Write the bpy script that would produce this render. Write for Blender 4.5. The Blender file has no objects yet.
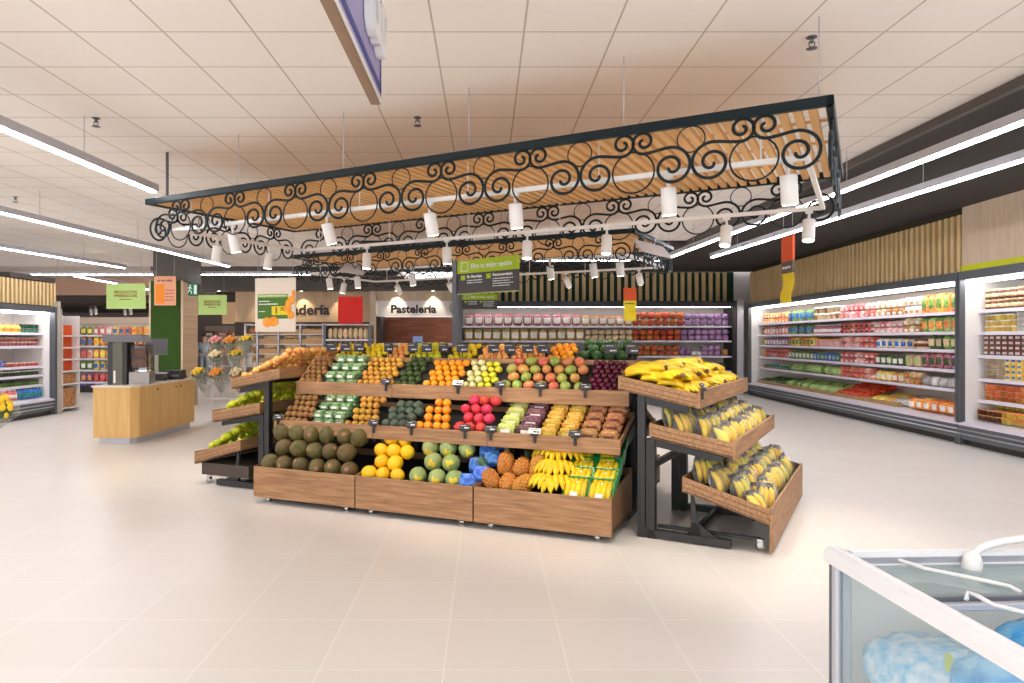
import bpy, math, random
from math import sin, cos, pi, radians as R
from mathutils import Vector, Matrix
random.seed(7)
S = bpy.context.scene
C = S.collection

# ------------------------------------------------------------------ camera, world, exposure
cam_d = bpy.data.cameras.new('camera')
cam_d.sensor_width = 36.0
cam_d.lens = 690.0 / 1024.0 * 36.0
cam_d.shift_x = (512 - 486) / 1024.0
cam_d.shift_y = -2.5 / 1024.0
cam_d.clip_end = 200
cam = bpy.data.objects.new('camera', cam_d)
C.objects.link(cam)
cam.location = (0, 0, 1.6)
cam.rotation_euler = (R(90), 0, 0)
S.camera = cam
S.view_settings.view_transform = 'Standard'
S.view_settings.look = 'None'
S.view_settings.gamma = 1.0
S.view_settings.use_curve_mapping = False
S.view_settings.exposure = 0.05
S.cycles.use_denoising = True
S.cycles.max_bounces = 8
S.cycles.diffuse_bounces = 5
S.cycles.transparent_max_bounces = 12
S.cycles.sample_clamp_indirect = 6.0

W = bpy.data.worlds.new('daylight')
S.world = W
W.use_nodes = True
W.node_tree.nodes['Background'].inputs[0].default_value = (0.97, 0.985, 1.0, 1)
W.node_tree.nodes['Background'].inputs[1].default_value = 2.7
LED = 40.0          # strength of the linear LED diffusers
SPOT_W = 58.0      # watts of a track spotlight


# ------------------------------------------------------------------ materials
def lin(c):
    return tuple(((v / 255 + 0.055) / 1.055) ** 2.4 if v > 10.3 else v / 255 / 12.92 for v in c) + (1,)


def M(name, col, rough=.5, metal=0.0, emit=0.0, col2=None, scale=8.0, vec=(1, 1, 1), var=0.0, bump=0.0, bscale=None,
      alpha=1.0, trans=0.0, detail=3.0, lo=.35, hi=.65, hue=0.0, spec=None, coat=0.0):
    m = bpy.data.materials.new(name)
    m.use_nodes = True
    nt = m.node_tree
    N, L = nt.nodes, nt.links
    p = N['Principled BSDF']
    p.inputs['Base Color'].default_value = lin(col)
    p.inputs['Roughness'].default_value = rough
    p.inputs['Metallic'].default_value = metal
    if spec is not None:
        p.inputs['Specular IOR Level'].default_value = spec
    if coat:
        p.inputs['Coat Weight'].default_value = coat
    if alpha < 1:
        p.inputs['Alpha'].default_value = alpha
    if trans:
        p.inputs['Transmission Weight'].default_value = trans
    if emit:
        p.inputs['Emission Color'].default_value = lin(col)
        p.inputs['Emission Strength'].default_value = emit
    src = None
    if col2 or bump:
        tc = N.new('ShaderNodeTexCoord')
        mp = N.new('ShaderNodeMapping')
        mp.inputs['Scale'].default_value = vec
        L.new(tc.outputs['Object'], mp.inputs['Vector'])
        if var or hue:
            oi0 = N.new('ShaderNodeObjectInfo')
            sc = N.new('ShaderNodeVectorMath')
            sc.operation = 'SCALE'
            sc.inputs[0].default_value = (37, 51, 23)
            L.new(oi0.outputs['Random'], sc.inputs['Scale'])
            L.new(sc.outputs[0], mp.inputs['Location'])
    if col2:
        nz = N.new('ShaderNodeTexNoise')
        nz.inputs['Scale'].default_value = scale
        nz.inputs['Detail'].default_value = detail
        L.new(mp.outputs[0], nz.inputs['Vector'])
        cr = N.new('ShaderNodeValToRGB')
        cr.color_ramp.elements[0].position = lo
        cr.color_ramp.elements[1].position = hi
        cr.color_ramp.elements[0].color = lin(col)
        cr.color_ramp.elements[1].color = lin(col2)
        L.new(nz.outputs['Fac'], cr.inputs['Fac'])
        src = cr.outputs['Color']
    if var or hue:
        oi = N.new('ShaderNodeObjectInfo')
        hs = N.new('ShaderNodeHueSaturation')
        mr = N.new('ShaderNodeMapRange')
        mr.inputs['To Min'].default_value = 1 - var
        mr.inputs['To Max'].default_value = 1 + var
        L.new(oi.outputs['Random'], mr.inputs['Value'])
        L.new(mr.outputs[0], hs.inputs['Value'])
        if hue:
            mh = N.new('ShaderNodeMapRange')
            mh.inputs['To Min'].default_value = .5 - hue
            mh.inputs['To Max'].default_value = .5 + hue
            w = N.new('ShaderNodeMath')
            w.operation = 'MULTIPLY'
            w.inputs[1].default_value = 7.31
            f = N.new('ShaderNodeMath')
            f.operation = 'FRACT'
            L.new(oi.outputs['Random'], w.inputs[0])
            L.new(w.outputs[0], f.inputs[0])
            L.new(f.outputs[0], mh.inputs['Value'])
            L.new(mh.outputs[0], hs.inputs['Hue'])
        if src:
            L.new(src, hs.inputs['Color'])
        else:
            hs.inputs['Color'].default_value = lin(col)
        src = hs.outputs['Color']
    if src:
        L.new(src, p.inputs['Base Color'])
    if bump:
        n2 = N.new('ShaderNodeTexNoise')
        n2.inputs['Scale'].default_value = bscale or scale * 3
        L.new(mp.outputs[0], n2.inputs['Vector'])
        b = N.new('ShaderNodeBump')
        b.inputs['Strength'].default_value = bump
        b.inputs['Distance'].default_value = .01
        L.new(n2.outputs['Fac'], b.inputs['Height'])
        L.new(b.outputs[0], p.inputs['Normal'])
    return m


def M_grid(name, col, line, px, py, ox, oy, mortar, rough, rough_line=.8, col2=None, bump=.0, spec=None):
    """tiles laid in a grid, joints through (ox, oy)"""
    m = bpy.data.materials.new(name)
    m.use_nodes = True
    N, L = m.node_tree.nodes, m.node_tree.links
    p = N['Principled BSDF']
    tc = N.new('ShaderNodeTexCoord')
    mp = N.new('ShaderNodeMapping')
    mp.inputs['Location'].default_value = (-ox, -oy, 0)
    L.new(tc.outputs['Object'], mp.inputs['Vector'])
    br = N.new('ShaderNodeTexBrick')
    br.offset = 0.0
    br.squash = 1.0
    br.inputs['Scale'].default_value = 1.0
    br.inputs['Brick Width'].default_value = px
    br.inputs['Row Height'].default_value = py
    br.inputs['Mortar Size'].default_value = mortar
    br.inputs['Mortar Smooth'].default_value = .2
    br.inputs['Color1'].default_value = lin(col)
    br.inputs['Color2'].default_value = lin(col2 or col)
    br.inputs['Mortar'].default_value = lin(line)
    L.new(mp.outputs[0], br.inputs['Vector'])
    L.new(br.outputs['Color'], p.inputs['Base Color'])
    p.inputs['Roughness'].default_value = rough
    if spec is not None:
        p.inputs['Specular IOR Level'].default_value = spec
    if bump:
        b = N.new('ShaderNodeBump')
        b.invert = True
        b.inputs['Strength'].default_value = bump
        b.inputs['Distance'].default_value = .004
        L.new(br.outputs['Fac'], b.inputs['Height'])
        L.new(b.outputs[0], p.inputs['Normal'])
    return m


def M_brick(name, c1, c2, mortar, w, h):
    m = bpy.data.materials.new(name)
    m.use_nodes = True
    N, L = m.node_tree.nodes, m.node_tree.links
    p = N['Principled BSDF']
    p.inputs['Roughness'].default_value = .8
    tc = N.new('ShaderNodeTexCoord')
    mp = N.new('ShaderNodeMapping')
    mp.inputs['Rotation'].default_value = (R(-90), 0, 0)
    L.new(tc.outputs['Object'], mp.inputs['Vector'])
    br = N.new('ShaderNodeTexBrick')
    br.inputs['Scale'].default_value = 1.0
    br.inputs['Brick Width'].default_value = w
    br.inputs['Row Height'].default_value = h
    br.inputs['Mortar Size'].default_value = .006
    br.inputs['Color1'].default_value = lin(c1)
    br.inputs['Color2'].default_value = lin(c2)
    br.inputs['Mortar'].default_value = lin(mortar)
    L.new(mp.outputs[0], br.inputs['Vector'])
    L.new(br.outputs['Color'], p.inputs['Base Color'])
    return m


def M_wood(name, a, b, vec=(1.2, 14, 14), rough=.55, scale=2.2):
    return M(name, a, rough, col2=b, scale=scale, vec=vec, detail=6, lo=.3, hi=.7, var=.05)


def M_film(name, tint, op, rough=.12):
    """clear plastic film: mostly see-through, with a gloss of its own"""
    m = bpy.data.materials.new(name)
    m.use_nodes = True
    N, L = m.node_tree.nodes, m.node_tree.links
    p = N['Principled BSDF']
    p.inputs['Base Color'].default_value = lin(tint)
    p.inputs['Roughness'].default_value = rough
    p.inputs['Alpha'].default_value = op
    return m


floor_m = M_grid('cream_floor_tile', (230, 224, 218), (240, 237, 233), .602, .602, .3975, 3.936, .004, .3, col2=(227, 221, 214), spec=.4)
ceil_m = M_grid('white_ceiling_tile', (246, 240, 234), (196, 182, 170), .599, .590, .2527, 4.583, .007, .9, bump=.3)
dark_ceil_m = M('charcoal_ceiling_paint', (54, 50, 50), .8)
dark_soffit_m = M('dark_grey_soffit', (92, 86, 82), .7)
white_wall_m = M('white_wall_paint', (225, 215, 208), .8)
grey_wall_m = M('grey_wall_paint', (150, 140, 135), .8)
brown_m = M('dark_brown_panel', (62, 50, 45), .6)
peach_wall_m = M('shade_tinted_bulkhead', (228, 190, 165), .8)  # peach tint stands for shading on the bulkhead
oak = M_wood('oak_board', (180, 137, 98), (138, 98, 64), scale=3.0)
oak_dark = M_wood('oak_board_grain', (132, 96, 64), (104, 74, 48))
pale_wood = M_wood('pale_wood_panel', (226, 204, 180), (212, 188, 160), vec=(8, 8, 1.0))
slat_wood = M_wood('pine_slat', (234, 206, 154), (220, 186, 132), vec=(10, 10, 1))
canopy_wood = M_wood('honey_slat', (236, 192, 130), (222, 172, 108), vec=(10, 1, 10))
counter_wood = M_wood('blond_beech', (222, 182, 116), (208, 164, 98), vec=(9, 9, 1.0))
crate_wood = M_wood('pine_crate', (198, 160, 112), (175, 134, 88))
tile_wood = M_brick('wood_strip_cladding', (206, 178, 146), (194, 164, 130), (178, 148, 116), .4, .06)
brick_m = M_brick('brown_brick', (150, 90, 68), (126, 74, 56), (96, 74, 66), .36, .10)
black_metal = M('black_powder_coat', (40, 40, 42), .45)
iron_m = M('green_black_wrought_iron', (9, 28, 33), .5, spec=.3)
grey_metal = M('slate_grey_metal', (98, 102, 108), .4, metal=.3)
light_metal = M('light_grey_metal', (190, 190, 198), .35, metal=.2)
chrome = M('chrome', (210, 210, 212), .15, metal=1)
white_metal = M('white_metal', (235, 232, 230), .4)
white_plastic = M('white_plastic', (240, 238, 236), .35)
dark_plastic = M('dark_plastic', (38, 36, 38), .4)
dark_inner = M('black_tray_liner', (26, 25, 26), .7)
led_m = M('led_diffuser', (250, 250, 255), .5, emit=LED)
case_led = M('case_light_strip', (255, 252, 250), .5, emit=12)
lens_m = M('spot_lens', (255, 240, 214), .5, emit=14)
rail_white = M('price_rail', (222, 216, 228), .35)
lime_m = M('lime_green_panel', (176, 206, 20), .5)
lime_bright = M('bright_lime_strip', (222, 226, 10), .5)
red_m = M('red_panel', (222, 22, 6), .6)
green_velvet = M('green_turf_panel', (52, 88, 20), .9, col2=(40, 70, 14), scale=60, vec=(1, 1, 1))
green_gap = M('deep_green_panel', (26, 62, 46), .8)
brown_gap = M('dark_green_brown_panel', (58, 54, 34), .8)
glass_m = M_film('clear_glass', (205, 222, 222), .16, .03)
glass_lid = M_film('tinted_lid_glass', (176, 196, 196), .45, .05)
film_m = M_film('clear_wrap', (240, 240, 238), .10, .12)
sign_purple = M('violet_sign_face', (158, 150, 196), .5)
sign_blue = M('blue_sign_border', (40, 58, 140), .5)
sign_edge = M('taupe_sign_edge', (150, 124, 104), .6)
white_letter = M('white_letter', (240, 240, 240), .4)
dark_letter = M('black_letter', (40, 38, 40), .5)
brown_letter = M('brown_letter', (140, 92, 40), .6)
green_card = M('leaf_green_card', (194, 226, 136), .6)
yellow_card = M('yellow_card', (240, 214, 24), .6)
orange_card = M('orange_card', (226, 84, 24), .6)
peach_card = M('peach_card', (232, 168, 132), .6)
slate_m = M('slate_card', (52, 50, 56), .5)
pale_card = M('pale_card', (236, 224, 212), .6)


# ------------------------------------------------------------------ mesh builder
class MB:
    def __init__(s):
        s.v, s.f, s.mi, s.sm = [], [], [], []

    def add(s, vs, fs, mi=0, smooth=False, mat=None):
        o = len(s.v)
        s.v += [tuple(mat @ Vector(p)) if mat else tuple(p) for p in vs]
        for f in fs:
            s.f.append([o + i for i in f])
            s.mi.append(mi)
            s.sm.append(smooth)
        return s

    def hex(s, b, t, mi=0):
        """b, t: four corners below and four above, anticlockwise seen from above"""
        return s.add(list(b) + list(t), [(3, 2, 1, 0), (4, 5, 6, 7), (0, 1, 5, 4), (1, 2, 6, 5), (2, 3, 7, 6), (3, 0, 4, 7)], mi)

    def box(s, x0, x1, y0, y1, z0, z1, mi=0, mat=None):
        vs = [(x0, y0, z0), (x1, y0, z0), (x1, y1, z0), (x0, y1, z0), (x0, y0, z1), (x1, y0, z1), (x1, y1, z1), (x0, y1, z1)]
        return s.add(vs, [(3, 2, 1, 0), (4, 5, 6, 7), (0, 1, 5, 4), (1, 2, 6, 5), (2, 3, 7, 6), (3, 0, 4, 7)], mi, False, mat)

    def bbox(s, x0, x1, y0, y1, z0, z1, b=.01, mi=0, mat=None):
        """box with chamfered edges"""
        vs, fs = [], []
        for z, k in ((z0, b), (z0 + b, 0), (z1 - b, 0), (z1, b)):
            c = b
            for (x, y) in ((x0 + c, y0 + k), (x1 - c, y0 + k), (x1 - k, y0 + c), (x1 - k, y1 - c), (x1 - c, y1 - k), (x0 + c, y1 - k), (x0 + k, y1 - c), (x0 + k, y0 + c)):
                vs.append((x, y, z))
        for r in range(3):
            for i in range(8):
                j = (i + 1) % 8
                fs.append((r * 8 + i, r * 8 + j, r * 8 + 8 + j, r * 8 + 8 + i))
        fs.append(tuple(range(7, -1, -1)))
        fs.append(tuple(range(24, 32)))
        return s.add(vs, fs, mi, False, mat)

    def tube(s, pts, r, n=6, mi=0, closed=False, mat=None, cap=True, smooth=True):
        pts = [Vector(p) for p in pts]
        k = len(pts)
        rs = r if isinstance(r, (list, tuple)) else [r] * k
        vs, fs = [], []
        up = None
        for i, p in enumerate(pts):
            if closed:
                t = pts[(i + 1) % k] - pts[i - 1]
            else:
                t = pts[min(i + 1, k - 1)] - pts[max(i - 1, 0)]
            t = t.normalized() if t.length > 1e-9 else Vector((0, 0, 1))
            if up is None:
                up = Vector((0, 1, 0)) if abs(t.y) < .9 else Vector((1, 0, 0))
            a = (up - t * up.dot(t))
            a = a.normalized() if a.length > 1e-6 else t.orthogonal().normalized()
            up = a
            b = t.cross(a)
            for j in range(n):
                q = 2 * pi * (j + .5) / n
                vs.append(tuple(p + (a * cos(q) + b * sin(q)) * rs[i]))
        m = k if closed else k - 1
        for i in range(m):
            for j in range(n):
                a0, a1 = i * n + j, i * n + (j + 1) % n
                b0, b1 = ((i + 1) % k) * n + j, ((i + 1) % k) * n + (j + 1) % n
                fs.append((a0, a1, b1, b0))
        if cap and not closed:
            fs.append(tuple(range(n - 1, -1, -1)))
            fs.append(tuple(range((k - 1) * n, k * n)))
        return s.add(vs, fs, mi, smooth, mat)

    def lathe(s, prof, n=12, mi=0, smooth=True, mat=None, mis=None):
        """prof: (radius, z) from below to above"""
        vs, fs = [], []
        for (r, z) in prof:
            for j in range(n):
                q = 2 * pi * j / n
                vs.append((r * cos(q), r * sin(q), z))
        k = len(prof)
        o = len(s.v)
        s.v += [tuple(mat @ Vector(p)) if mat else p for p in vs]
        for i in range(k - 1):
            for j in range(n):
                s.f.append([o + i * n + j, o + i * n + (j + 1) % n, o + (i + 1) * n + (j + 1) % n, o + (i + 1) * n + j])
                s.mi.append(mis[i] if mis else mi)
                s.sm.append(smooth)
        for rng, m2 in ((range(n - 1, -1, -1), mis[0] if mis else mi), (range((k - 1) * n, k * n), mis[-1] if mis else mi)):
            s.f.append([o + q for q in rng])
            s.mi.append(m2)
            s.sm.append(False)
        return s

    def blob(s, rx, ry, rz, n=12, m=8, mi=0, fn=None, p=1.0, mat=None, mif=None):
        """closed ellipsoid; p below 1 squares it off; fn(unit vector) scales the radius; mif(unit vector) picks a material"""
        def pw(a):
            return math.copysign(abs(a) ** p, a)
        vs, fs, us = [], [], []
        for i in range(m + 1):
            th = pi * i / m
            for j in range(n if 0 < i < m else 1):
                ph = 2 * pi * j / n
                u = Vector((sin(th) * cos(ph), sin(th) * sin(ph), -cos(th)))
                k = fn(u) if fn else 1
                q = (pw(sin(th)) * pw(cos(ph)) * rx * k, pw(sin(th)) * pw(sin(ph)) * ry * k, -pw(cos(th)) * rz * k)
                vs.append(q)
                us.append(u)

        def ix(i, j):
            return 0 if i == 0 else 1 + (m - 1) * n if i == m else 1 + (i - 1) * n + j % n
        for i in range(m):
            for j in range(n):
                if i == 0:
                    fs.append((0, ix(1, j + 1), ix(1, j)))
                elif i == m - 1:
                    fs.append((ix(i, j), ix(i, j + 1), ix(m, 0)))
                else:
                    fs.append((ix(i, j), ix(i, j + 1), ix(i + 1, j + 1), ix(i + 1, j)))
        o = len(s.v)
        s.v += [tuple(mat @ Vector(q)) if mat else q for q in vs]
        for f in fs:
            s.f.append([o + i for i in f])
            s.sm.append(True)
            if mif:
                c = sum((us[i] for i in f), Vector()) / len(f)
                s.mi.append(mif(c))
            else:
                s.mi.append(mi)
        return s

    def prism(s, poly, z0, z1, mi=0, mat=None):
        n = len(poly)
        vs = [(x, y, z0) for x, y in poly] + [(x, y, z1) for x, y in poly]
        fs = [tuple(range(n - 1, -1, -1)), tuple(range(n, 2 * n))] + [(i, (i + 1) % n, n + (i + 1) % n, n + i) for i in range(n)]
        return s.add(vs, fs, mi, False, mat)

    def mesh(s, name, mats):
        me = bpy.data.meshes.new(name)
        me.from_pydata(s.v, [], s.f)
        for m in (mats if isinstance(mats, (list, tuple)) else [mats]):
            me.materials.append(m)
        me.polygons.foreach_set('material_index', s.mi)
        me.polygons.foreach_set('use_smooth', s.sm)
        me.update()
        return me

    def build(s, name, mats, parent=None):
        return link(name, s.mesh(name, mats), parent)


def link(name, data, parent=None, loc=None, rot=None):
    o = bpy.data.objects.new(name, data)
    C.objects.link(o)
    if parent:
        o.parent = parent
    if loc is not None:
        o.location = loc
    if rot is not None:
        o.rotation_euler = rot
    return o


def tag(o, label, cat, group=None):
    o['label'] = label
    o['category'] = cat
    if group:
        o['group'] = group
    return o


def thing(name, label, cat, loc=(0, 0, 0), rz=0.0, group=None):
    o = link(name, None, None, loc, (0, 0, rz))
    o.empty_display_size = .1
    return tag(o, label, cat, group)


def struct(name, mb, mats):
    o = mb.build(name, mats)
    o['kind'] = 'structure'
    return o


def dup(src, loc=None, rot=None, label=None, group=None):
    def cp(o, par):
        c = o.copy()
        C.objects.link(c)
        if par:
            c.parent = par
        for k in o.children:
            cp(k, c)
        return c
    r = cp(src, None)
    if loc is not None:
        r.location = loc
    if rot is not None:
        r.rotation_euler = rot
    if label:
        r['label'] = label
    if group:
        r['group'] = group
    return r


def rebox(mb, rot, loc):
    """move everything in a builder"""
    m = Matrix.Translation(loc) @ rot.to_4x4()
    mb.v = [tuple(m @ Vector(p)) for p in mb.v]
    return mb


ONES = 'zero first second third fourth fifth sixth seventh eighth ninth tenth eleventh twelfth thirteenth fourteenth fifteenth sixteenth seventeenth eighteenth nineteenth'.split()
TENS = {20: 'twenty', 30: 'thirty', 40: 'forty', 50: 'fifty', 60: 'sixty'}


def nth(n):
    if n < 20:
        return ONES[n]
    t, u = n // 10 * 10, n % 10
    return (TENS[t][:-1] + 'ieth') if u == 0 else TENS[t] + '-' + ONES[u]


def text_mesh(txt, size, extrude=.002, bold=0.0):
    cu = bpy.data.curves.new('lettering', 'FONT')
    cu.body = txt
    cu.size = size
    cu.extrude = extrude
    cu.offset = bold
    cu.resolution_u = 3
    o = bpy.data.objects.new('lettering_source', cu)
    C.objects.link(o)
    bpy.context.view_layer.update()
    me = bpy.data.meshes.new_from_object(o.evaluated_get(bpy.context.evaluated_depsgraph_get()))
    bpy.data.objects.remove(o)
    bpy.data.curves.remove(cu)
    me.name = 'lettering'
    return me


def text(txt, size, mat, parent, x, z, y, width=None, bold=0.0, name='lettering', extrude=.002, facing='front'):
    """letters standing on a panel whose face looks along -y of PARENT; x is their start, z their baseline"""
    me = text_mesh(txt, size, extrude, bold)
    if width:
        w = max(v.co.x for v in me.vertices) - min(v.co.x for v in me.vertices)
        for v in me.vertices:
            v.co.x *= width / w
    me.materials.clear()
    me.materials.append(mat)
    return link(name, me, parent, (x, y, z), (R(90), 0, 0))


def scribble(mb, x0, x1, z, h, y, mi=0, seed=0):
    """a line of print too small to read: short upright bars"""
    r = random.Random(seed)
    x = x0
    while x < x1:
        w = h * r.uniform(.9, 2.6)
        mb.box(x, min(x + w, x1), y - .0015, y, z - h * r.uniform(.35, .5), z + h * r.uniform(.3, .5), mi)
        x += w + h * .4


class Frame:
    """x along a display's front, y into it, z up"""
    def __init__(s, ox, oy, deg):
        s.o, s.a = Vector((ox, oy, 0)), R(deg)
        s.x = Vector((cos(s.a), sin(s.a), 0))
        s.y = Vector((-sin(s.a), cos(s.a), 0))

    def __call__(s, x, y, z=0.0):
        return s.o + s.x * x + s.y * y + Vector((0, 0, z))


# ------------------------------------------------------------------ the room
struct('floor', MB().box(-22, 9.5, -6, 34, -.1, 0), floor_m)
struct('ceiling', MB().box(-22, 4.2, -6, 14.3, 3.64, 3.74).box(-22, -2.6, 14.3, 19.4, 3.64, 3.74), ceil_m)
struct('ceiling_dark', MB().box(4.2, 9.5, -6, 20.6, 3.60, 3.70).box(-2.6, 4.2, 14.3, 20.6, 3.60, 3.70), dark_ceil_m)
struct('trim_1', MB().box(4.14, 4.2, -6, 14.3, 3.56, 3.66), dark_soffit_m)
struct('ceiling_far', MB().box(-22, -2.6, 19.4, 34, 3.66, 3.76), M('far_ceiling_paint', (226, 214, 204), .9))
for i, (y, w) in enumerate(((19.55, .22), (20.9, .34), (22.6, .25), (24.2, .3))):
    struct('trim_%d' % (i + 2), MB().box(-9.5, -2.7, y, y + w, 3.52, 3.66), dark_soffit_m)
struct('wall_right', MB().box(8.55, 8.75, -6, 21.2, 0, 3.64), white_wall_m)
struct('wall_back', MB().box(-.62, 8.75, 20.75, 20.95, 0, 3.64), white_wall_m)
struct('wall_far', MB().box(-22, -7.9, 33, 33.2, 0, 3.8), grey_wall_m)
struct('wall_left', MB().box(-22.2, -22, -6, 34, 0, 3.8), white_wall_m)


# linear LED pendants
def led_line(x0, y0, x1, y1, label, z=3.2, wires=()):
    a, b = Vector((x0, y0, 0)), Vector((x1, y1, 0))
    L = (b - a).length
    t = thing('linear_pendant_light', label, 'ceiling light', (x0, y0, z), math.atan2(y1 - y0, x1 - x0), 'linear pendant lights')
    MB().box(0, L, -.045, .045, .012, .09).build('housing', light_metal, t)
    MB().box(0.01, L - .01, -.022, .022, -.004, .012).build('diffuser', led_m, t)
    n = max(2, round(L / 2.4))
    for i in range(n):
        q = L * (i + .5) / n
        w = MB().tube([(q, 0, .09), (q, 0, 3.64 - z)], .004, 5)
        w.box(q - .02, q + .02, -.02, .02, .09, .1).build('suspension_wire', light_metal, t)
    return t


led_line(-3.95, -2.5, -3.63, 7.56, 'white linear ceiling light on the left nearest the camera, ending at the canopy corner')
led_line(-6.9, -1, -5.7, 15.3, 'long white linear ceiling light running to the green column, second from the canopy')
led_line(-9.4, 5, -8.2, 15.66, 'white linear ceiling light above the left chiller, third from the canopy')
led_line(-14.5, 17.25, -4.4, 17.25, 'white linear ceiling light running crosswise behind the green column')
led_line(-10.5, 17.6, -11, 22.5, 'short white linear ceiling light above the snack shelves')
led_line(4.25, -1, 3.63, 13.46, 'upper white linear ceiling light at the edge of the dark ceiling')
led_line(5.2, -1, 4.45, 13.6, 'lower white linear ceiling light on the dark ceiling, nearest the long wall chiller')
led_line(-7.6, 22.5, -5.5, 26, 'short far linear ceiling light right of the exit sign')
led_line(-1.9, -5, -1.8, .8, 'added linear ceiling light out of view, left of the camera')  # extra unseen lamp, added for the store lighting
led_line(1.5, -5, 1.4, .8, 'added linear ceiling light out of view, right of the camera')  # its pair on the right, likewise added out of view
led_line(-12.5, 1, -11.6, 15.0, 'linear ceiling light beyond the left chiller, out of frame')


led_line(-.8, 14.15, 3.6, 14.15, 'white linear ceiling light running crosswise behind the farther canopy')


def sprinkler(x, y, label):
    t = thing('sprinkler_head', label, 'sprinkler', (x, y, 3.64))
    MB().lathe([(.035, -.006), (.035, 0)], 12).build('escutcheon', grey_metal, t)
    mb = MB().tube([(0, 0, -.005), (0, 0, -.04)], .012, 8)
    mb.tube([(-.018, 0, -.03), (-.02, 0, -.055), (0, 0, -.075), (.02, 0, -.055), (.018, 0, -.03)], .004, 5)
    mb.build('frame_arms', grey_metal, t)
    MB().lathe([(.008, -.083), (.036, -.08), (.036, -.077), (.008, -.074)], 12).build('deflector', grey_metal, t)


sprinkler(-3.6, 6.37, 'small metal sprinkler head on the white ceiling left of the blue hanging sign')
sprinkler(-.63, 6.35, 'small metal sprinkler head on the ceiling just behind the blue hanging sign')
sprinkler(2.2, 4.66, 'small metal sprinkler head beside the canopy wire at its near corner')
sprinkler(-6.75, 9.9, 'small metal sprinkler head above the second left ceiling light')

# ------------------------------------------------------------------ canopies with wrought iron scrolls
RAIL_LO, RAIL_HI = 3.065, 3.13


def scroll_mesh(sx):
    """one S scroll: a small coil above, a large coil below and outward"""
    pts = []
    c1, c2 = (.072, 3.0), (.258, 2.80)
    n = 44
    for i in range(n + 1):          # small coil, outwards, anticlockwise, ends below
        f = i / n
        q = R(-90) - (1 - f) * R(520)
        r = .012 + .073 * f ** .85
        pts.append((c1[0] + r * cos(q), 0, c1[1] + r * sin(q)))
    x0, z0 = pts[-1][0], pts[-1][2]
    x1, z1 = c2[0], c2[1] + .138
    for i in range(1, 6):
        f = i / 6
        pts.append((x0 + (x1 - x0) * f, 0, z0 + (z1 - z0) * (3 * f * f - 2 * f ** 3)))
    n = 54
    for i in range(n + 1):          # large coil, inwards, clockwise, starts above
        f = i / n
        q = R(90) - f * R(620)
        r = .014 + .124 * (1 - f) ** .9
        pts.append((c2[0] + r * cos(q), 0, c2[1] + r * sin(q)))
    return MB().tube([(p[0] * sx, 0, p[2]) for p in pts], .0115, 6).mesh('scroll', iron_m)


def ring_mesh(r, z, t, sx):
    return MB().tube([(r * cos(2 * pi * i / 32) * sx, 0, z + r * sin(2 * pi * i / 32)) for i in range(32)], t, 6, closed=True).mesh('ring', iron_m)


def canopy(label, ox, oy, sx, rods):
    L, D = 6.67, 2.2
    t = thing('hanging_canopy', label, 'canopy', (ox, oy, 0), R(-28.7), 'slatted canopies with iron scrolls')
    t.scale = (sx, 1, 1)
    for (a, b) in (((0, 0), (L, 0)), ((0, D), (L, D)), ((0, 0), (0, D)), ((L, 0), (L, D))):
        MB().bbox(min(a[0], b[0]) - .025, max(a[0], b[0]) + .025, min(a[1], b[1]) - .025, max(a[1], b[1]) + .025, RAIL_LO, RAIL_HI, .006).build('top_rail', iron_m, t)
    mb = MB()
    x = .06
    while x < L - .08:
        mb.box(x, x + .052, .03, D - .03, 3.075, 3.115)
        x += .09
    for y in (.5, 1.1, 1.7):
        mb.box(.03, L - .03, y - .02, y + .02, 3.115, 3.128)
    mb.build('slat_panel', canopy_wood, t)
    k = 1.0
    s_long, s_side = scroll_mesh(1.05), scroll_mesh(.9)
    big, small = ring_mesh(.145, 2.79, .0065, 1.05), ring_mesh(.09, 2.975, .005, 1.05)
    big2, small2 = ring_mesh(.145, 2.79, .0065, .9), ring_mesh(.09, 2.975, .005, .9)

    def side(n, pitch, first, place, sm, bg, sl):
        for i in range(n):
            u = first + i * pitch
            for fl in (1, -1):
                o = link('scroll', sm, t)
                place(o, u)
                o.scale = (fl, 1, 1)
            o = link('ring', bg, t)
            place(o, u)
            if i < n - 1:
                o = link('ring', sl, t)
                place(o, u + pitch / 2)
    for y in (0, D):
        def pl(o, u, y=y):
            o.location = (u, y, 0)
        side(8, .813, .53, pl, s_long, big, small)
    for x in (0, L):
        def pl(o, u, x=x):
            o.location = (x, u, 0)
            o.rotation_euler = (0, 0, R(90))
        side(3, .733, .366, pl, s_side, big2, small2)
    for s in (.06, 1.33, 2.62, 3.93, 5.27):
        MB().tube([(L - s, 0, 3.13), (L - s, 0, 3.64)], .004, 5).build('hanging_wire', light_metal, t)
        MB().tube([(L - s, D, 3.13), (L - s, D, 3.64)], .004, 5).build('hanging_wire', light_metal, t)
    if rods:
        MB().tube([(.18, .1, 3.12), (.18, .1, 3.64)], .016, 8).build('hanging_rod', grey_metal, t)
    return t


canopy('large wooden slat canopy edged with black iron scrolls, hanging above the fruit island', -3.69, 7.54, 1, True)
canopy('farther wooden slat canopy edged with black iron scrolls, behind the nearer one', -3.52, 12.57, .95, False)

spot_body = MB().lathe([(.05, -.19), (.055, -.185), (.055, 0), (.05, .005)], 16).mesh('housing', white_metal)
spot_lens = MB().lathe([(.046, -.194), (.046, -.189)], 16).mesh('lens', lens_m)
spot_arm = MB().box(-.03, .03, -.016, .016, .045, .07).tube([(0, 0, -.02), (0, 0, .05)], .012, 8).mesh('track_adapter', white_metal)


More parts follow.
